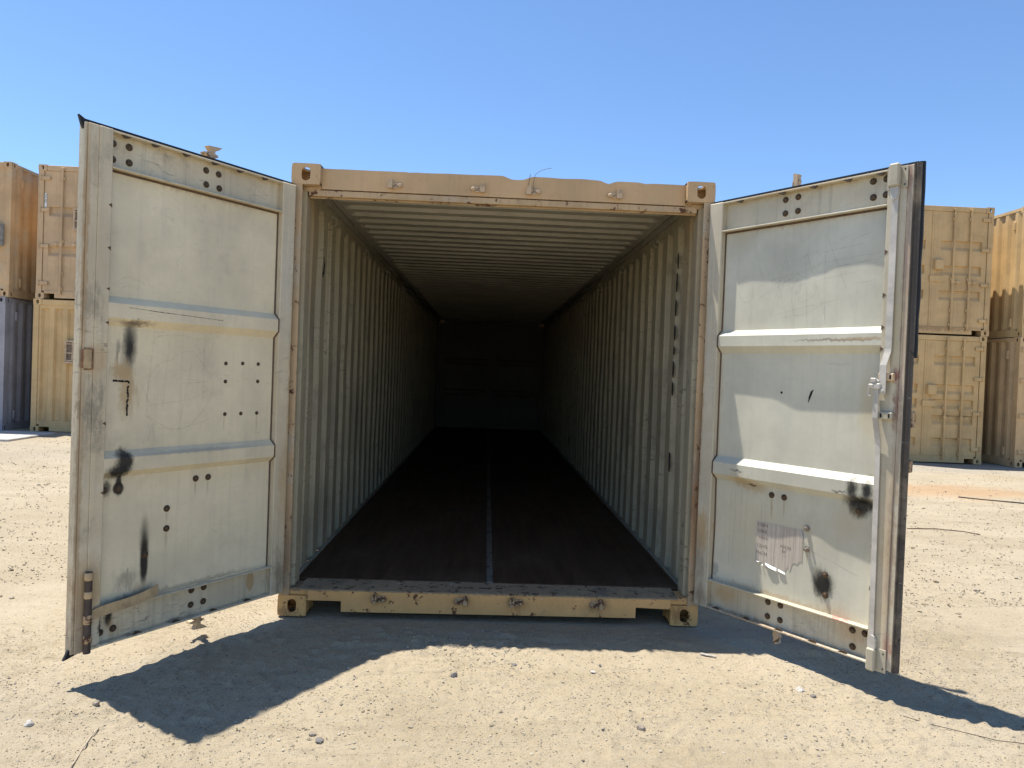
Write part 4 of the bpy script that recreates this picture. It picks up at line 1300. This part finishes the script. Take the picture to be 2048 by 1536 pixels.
# concrete slab in front of the left stack
mb = MB()
mb.box(-13.5, -8.15, 8.45, 9.85, -.12, -.015, .01)
slab = mb.build('concrete_slab', plain('concrete', (.46, .44, .40), .9, 0, .15, 3, .4), None)
tag(slab, 'pale concrete slab lying on the dirt before the left containers', 'slab')

# ------------------------------------------------------------------ stones, gravel and litter
def stone_mesh(r, seed, sub=1):
    bm = bmesh.new()
    bmesh.ops.create_icosphere(bm, subdivisions=sub, radius=1.0)
    rs = random.Random(seed)
    ax = Vector((rs.uniform(.75, 1.3), rs.uniform(.7, 1.1), rs.uniform(.5, .85)))
    pl = [(Vector((rs.uniform(-1, 1), rs.uniform(-1, 1), rs.uniform(-.3, 1))).normalized(), rs.uniform(.55, .85)) for _ in range(5)]
    for v in bm.verts:
        c = v.co.copy()
        for n, d in pl:
            e = c.dot(n) - d
            if e > 0: c -= n * e * .85
        c *= rs.uniform(.9, 1.1)
        v.co = Vector((c.x * ax.x, c.y * ax.y, c.z * ax.z)) * r
    vs = [tuple(v.co) for v in bm.verts]; fs = [tuple(v.index for v in f.verts) for f in bm.faces]
    bm.free()
    return vs, fs
M['stone_grey'] = plain('grey_stone', (.20, .18, .16), .85, 0, .3, 30, .6, .004)
M['stone_pale'] = plain('pale_stone', (.48, .44, .38), .85, 0, .25, 30, .6, .004)
M['stone_brown'] = plain('brown_stone', (.28, .23, .175), .85, 0, .25, 30, .6, .004)
stones = [(-.168, -.79, .021, 'stone_grey', 'dark pointed stone alone on the sunlit sand before the sill'),
          (-1.801, -1.323, .020, 'stone_pale', 'pale rounded stone at the bottom left, left of the twig'),
          (-.66, -1.39, .019, 'stone_grey', 'largest grey stone in the pebble cluster at bottom centre left'),
          (-.70, -1.34, .014, 'stone_brown', 'small brown stone at back of the pebble cluster at bottom left'),
          (1.464, -.84, .018, 'stone_pale', 'pale flat stone on the sand in front of the right door shadow'),
          (1.50, -.90, .013, 'stone_grey', 'little grey stone just in front of the pale flat stone at right'),
          (.501, -.695, .012, 'stone_pale', 'pale chip of stone on the sand, centre right'),
          (.548, -.632, .010, 'stone_grey', 'grey chip of stone behind the pale one, centre right'),
          (-1.63, -1.16, .018, 'stone_brown', 'brown stone just left of the pointed tip of the door shadow'),
          (-.21, -.33, .012, 'stone_brown', 'stone in the shade below the middle of the sill'),
          (.12, -.62, .013, 'stone_grey', 'grey stone right of the dark pointed one on sunlit sand'),
          (.62, -1.25, .017, 'stone_brown', 'brown stone low in the picture, right of centre'),
          (2.05, -.35, .016, 'stone_grey', 'grey stone on the sunlit ground right of the right door')]
for i, (x, y, r, mk, lb_) in enumerate(stones):
    vs, fs = stone_mesh(r, 100 + i, 2)
    o = MB().add(vs, fs).build('stone', M[mk], None, loc=(x, y, gz(x, y) + r * .28))
    tag(o, lb_, 'stone', 'stones lying on the sand')

protos = [stone_mesh(1.0, 300 + i, 1) for i in range(10)]
gvs = []; gfs = []; gcol = []
base = 0
tries = 0
clus = [(-.68, -1.37, .16), (-.05, -.45, .25), (.45, -.65, .3), (1.45, -.85, .3), (-.75, -1.0, .3), (.2, -1.35, .35), (1.2, -1.3, .3), (2.2, -.5, .5), (-1.9, -1.0, .4), (-.25, -.36, .14)]
N = 7000
while N > 0:
    t_ = random.random()
    if t_ < .35:
        cx, cy, cr = random.choice(clus); x = random.gauss(cx, cr); y = random.gauss(cy, cr * .6); r = .0018 + .008 * random.random() ** 4
    elif t_ < .75:
        x = random.uniform(-2.3, 2.6); y = random.uniform(-1.7, .3); r = .0014 + .005 * random.random() ** 4
    else:
        y = .2 + 8.5 * random.random() ** 1.3; x = random.choice((-1, 1)) * (1.4 + random.random() * (2.5 + y * .7)); r = .003 + .018 * random.random() ** 4
    N -= 1
    if y > -.03 and abs(x) < 1.3: continue
    if y < -1.72: continue
    vs, fs = random.choice(protos)
    a = random.uniform(0, 6.28); ca, sa = math.cos(a), math.sin(a)
    gvs.append((x, y, r, ca, sa, vs, fs))
P = np.array([(g[0], g[1]) for g in gvs])
GH = ground_h(P[:, 0][:, None], P[:, 1][:, None], np.full((len(P), 1), .012))[:, 0]
mb = MB(); cols = []
for (x, y, r, ca, sa, vs, fs), z in zip(gvs, GH):
    mb.add([(x + r * (ca * p[0] - sa * p[1]), y + r * (sa * p[0] + ca * p[1]), z + r * (p[2] + .2)) for p in vs], fs)
gm = NT('gravel_mix')
cv = gm.n('ShaderNodeTexVoronoi', {'Vector': gm.co, 'Scale': 30.0}, out=1)
sx_ = gm.sep(cv)
c_ = gm.mix(gm.ramp(sx_[0], .2, .8), (.28, .235, .16), (.43, .38, .29))
c_ = gm.mix(gm.ramp(sx_[1], .86, .9), c_, (.22, .20, .18))
gm.set(gm.b, 'Base Color', c_); gm.set(gm.b, 'Roughness', .9); gm.set(gm.b, 'Specular IOR Level', .2)
grav = mb.build('gravel', gm.m, None)
tag(grav, 'loose gravel and crumbs scattered over the sand', 'gravel', kind='stuff')

# crumbs of dirt, far too many to count
def crumbs(n, sampler, name, mat):
    x, y, r = sampler(n)
    keep = ~((y > -.03) & (np.abs(x) < 1.3)) & (y > -1.74)
    x, y, r = x[keep], y[keep], r[keep]
    z = ground_h(x[:, None], y[:, None], np.full((len(x), 1), .0125))[:, 0]
    base = np.array([(1, 0, 0), (0, 1, 0), (-1, 0, 0), (0, -1, 0), (0, 0, .8), (0, 0, -.6)], float)
    k = len(x)
    v = base[None] * (1 + rng.uniform(-.35, .35, (k, 6, 3)))
    a = rng.uniform(0, 6.28, k); ca, sa = np.cos(a), np.sin(a)
    v += rng.uniform(-.22, .22, v.shape)
    vx = v[..., 0] * ca[:, None] - v[..., 1] * sa[:, None]; vy = v[..., 0] * sa[:, None] + v[..., 1] * ca[:, None]
    P3 = np.stack([x[:, None] + vx * r[:, None], y[:, None] + vy * r[:, None], z[:, None] + (v[..., 2] + .25) * r[:, None]], -1).reshape(-1, 3)
    f = np.array([(0, 1, 4), (1, 2, 4), (2, 3, 4), (3, 0, 4), (1, 0, 5), (2, 1, 5), (3, 2, 5), (0, 3, 5)])
    F = (np.arange(k)[:, None, None] * 6 + f[None]).reshape(-1, 3)
    me = bpy.data.meshes.new(name)
    me.vertices.add(len(P3)); me.vertices.foreach_set('co', P3.ravel())
    me.loops.add(F.size); me.loops.foreach_set('vertex_index', F.ravel().astype(np.int32))
    me.polygons.add(len(F)); me.polygons.foreach_set('loop_start', np.arange(0, F.size, 3, dtype=np.int32)); me.polygons.foreach_set('loop_total', np.full(len(F), 3, dtype=np.int32))
    me.update(); me.validate(); me.materials.append(mat)
    o = bpy.data.objects.new(name, me); COL.objects.link(o)
    return o
def near_dirt(n):
    x = rng.uniform(-2.5, 2.9, n); y = rng.uniform(-1.74, 1.6, n)
    d = vnoise(x * 2.1, y * 2.1, 71) + .6 * vnoise(x * 6, y * 6, 72) + .35
    k = rng.random(n) < np.clip(d * 1.5, .08, 1)
    x, y = x[k], y[k]
    return x, y, .0013 + .0032 * rng.random(len(x)) ** 3
def far_dirt(n):
    y = .5 + 9.0 * rng.random(n) ** 1.2; x = np.where(rng.random(n) < .5, -1, 1) * (1.35 + rng.random(n) * (2.0 + y * .85))
    return x, y, (.003 + .007 * rng.random(n) ** 3)
tag(crumbs(70000, near_dirt, 'dirt_crumbs', gm.m), 'fine crumbs of dirt over the near sand', 'dirt', kind='stuff')
tag(crumbs(24000, far_dirt, 'dirt_crumbs', gm.m), 'coarse crumbs of dirt over the yard beside the container', 'dirt', kind='stuff')

# twig, hose, wire, splinter
def lying(name, pts, r, mat, label, cat):
    p3 = [(x, y, gz(x, y) + r * .8 + dz) for x, y, dz in pts]
    return tag(MB().tube(p3, r, 6).build(name, mat, None), label, cat)
M['twig'] = plain('dry_twig', (.40, .33, .24), .85, 0, .2, 40)
lying('twig', [(-1.532, -1.325, .004), (-1.520, -1.40, .003), (-1.505, -1.49, .002), (-1.485, -1.58, .003), (-1.470, -1.66, .004)], .0032, M['twig'], 'long straight dry twig lying on the sand at bottom left', 'twig')
lying('splinter', [(1.11, -.435, .002), (1.15, -.455, .003), (1.18, -.470, .002)], .006, M['stone_pale'], 'short pale splinter at the shadow edge right of centre', 'splinter')
lying('rubber_hose', [(6.45, 5.55, 0), (6.70, 5.36, .0), (7.0, 5.17, 0), (7.4, 4.95, 0), (8.0, 4.7, 0)], .009, M['rubber'], 'thin dark hose on the dirt at the far right', 'hose')
lying('wire_on_ground', [(1.81, -1.10, .003), (1.90, -1.185, .006), (1.99, -1.25, .006), (2.09, -1.30, .005), (2.22, -1.345, .003)], .0016, M['rubber'], 'thin dark wire lying in the shadow at bottom right', 'wire')
lying('torn_strip', [(4.35, 3.20, .0), (4.6, 3.13, .004), (4.86, 3.06, .0), (4.92, 2.9, .0)], .005, M['rust_steel'], 'dark torn strip lying on the dirt right of the container', 'strip')
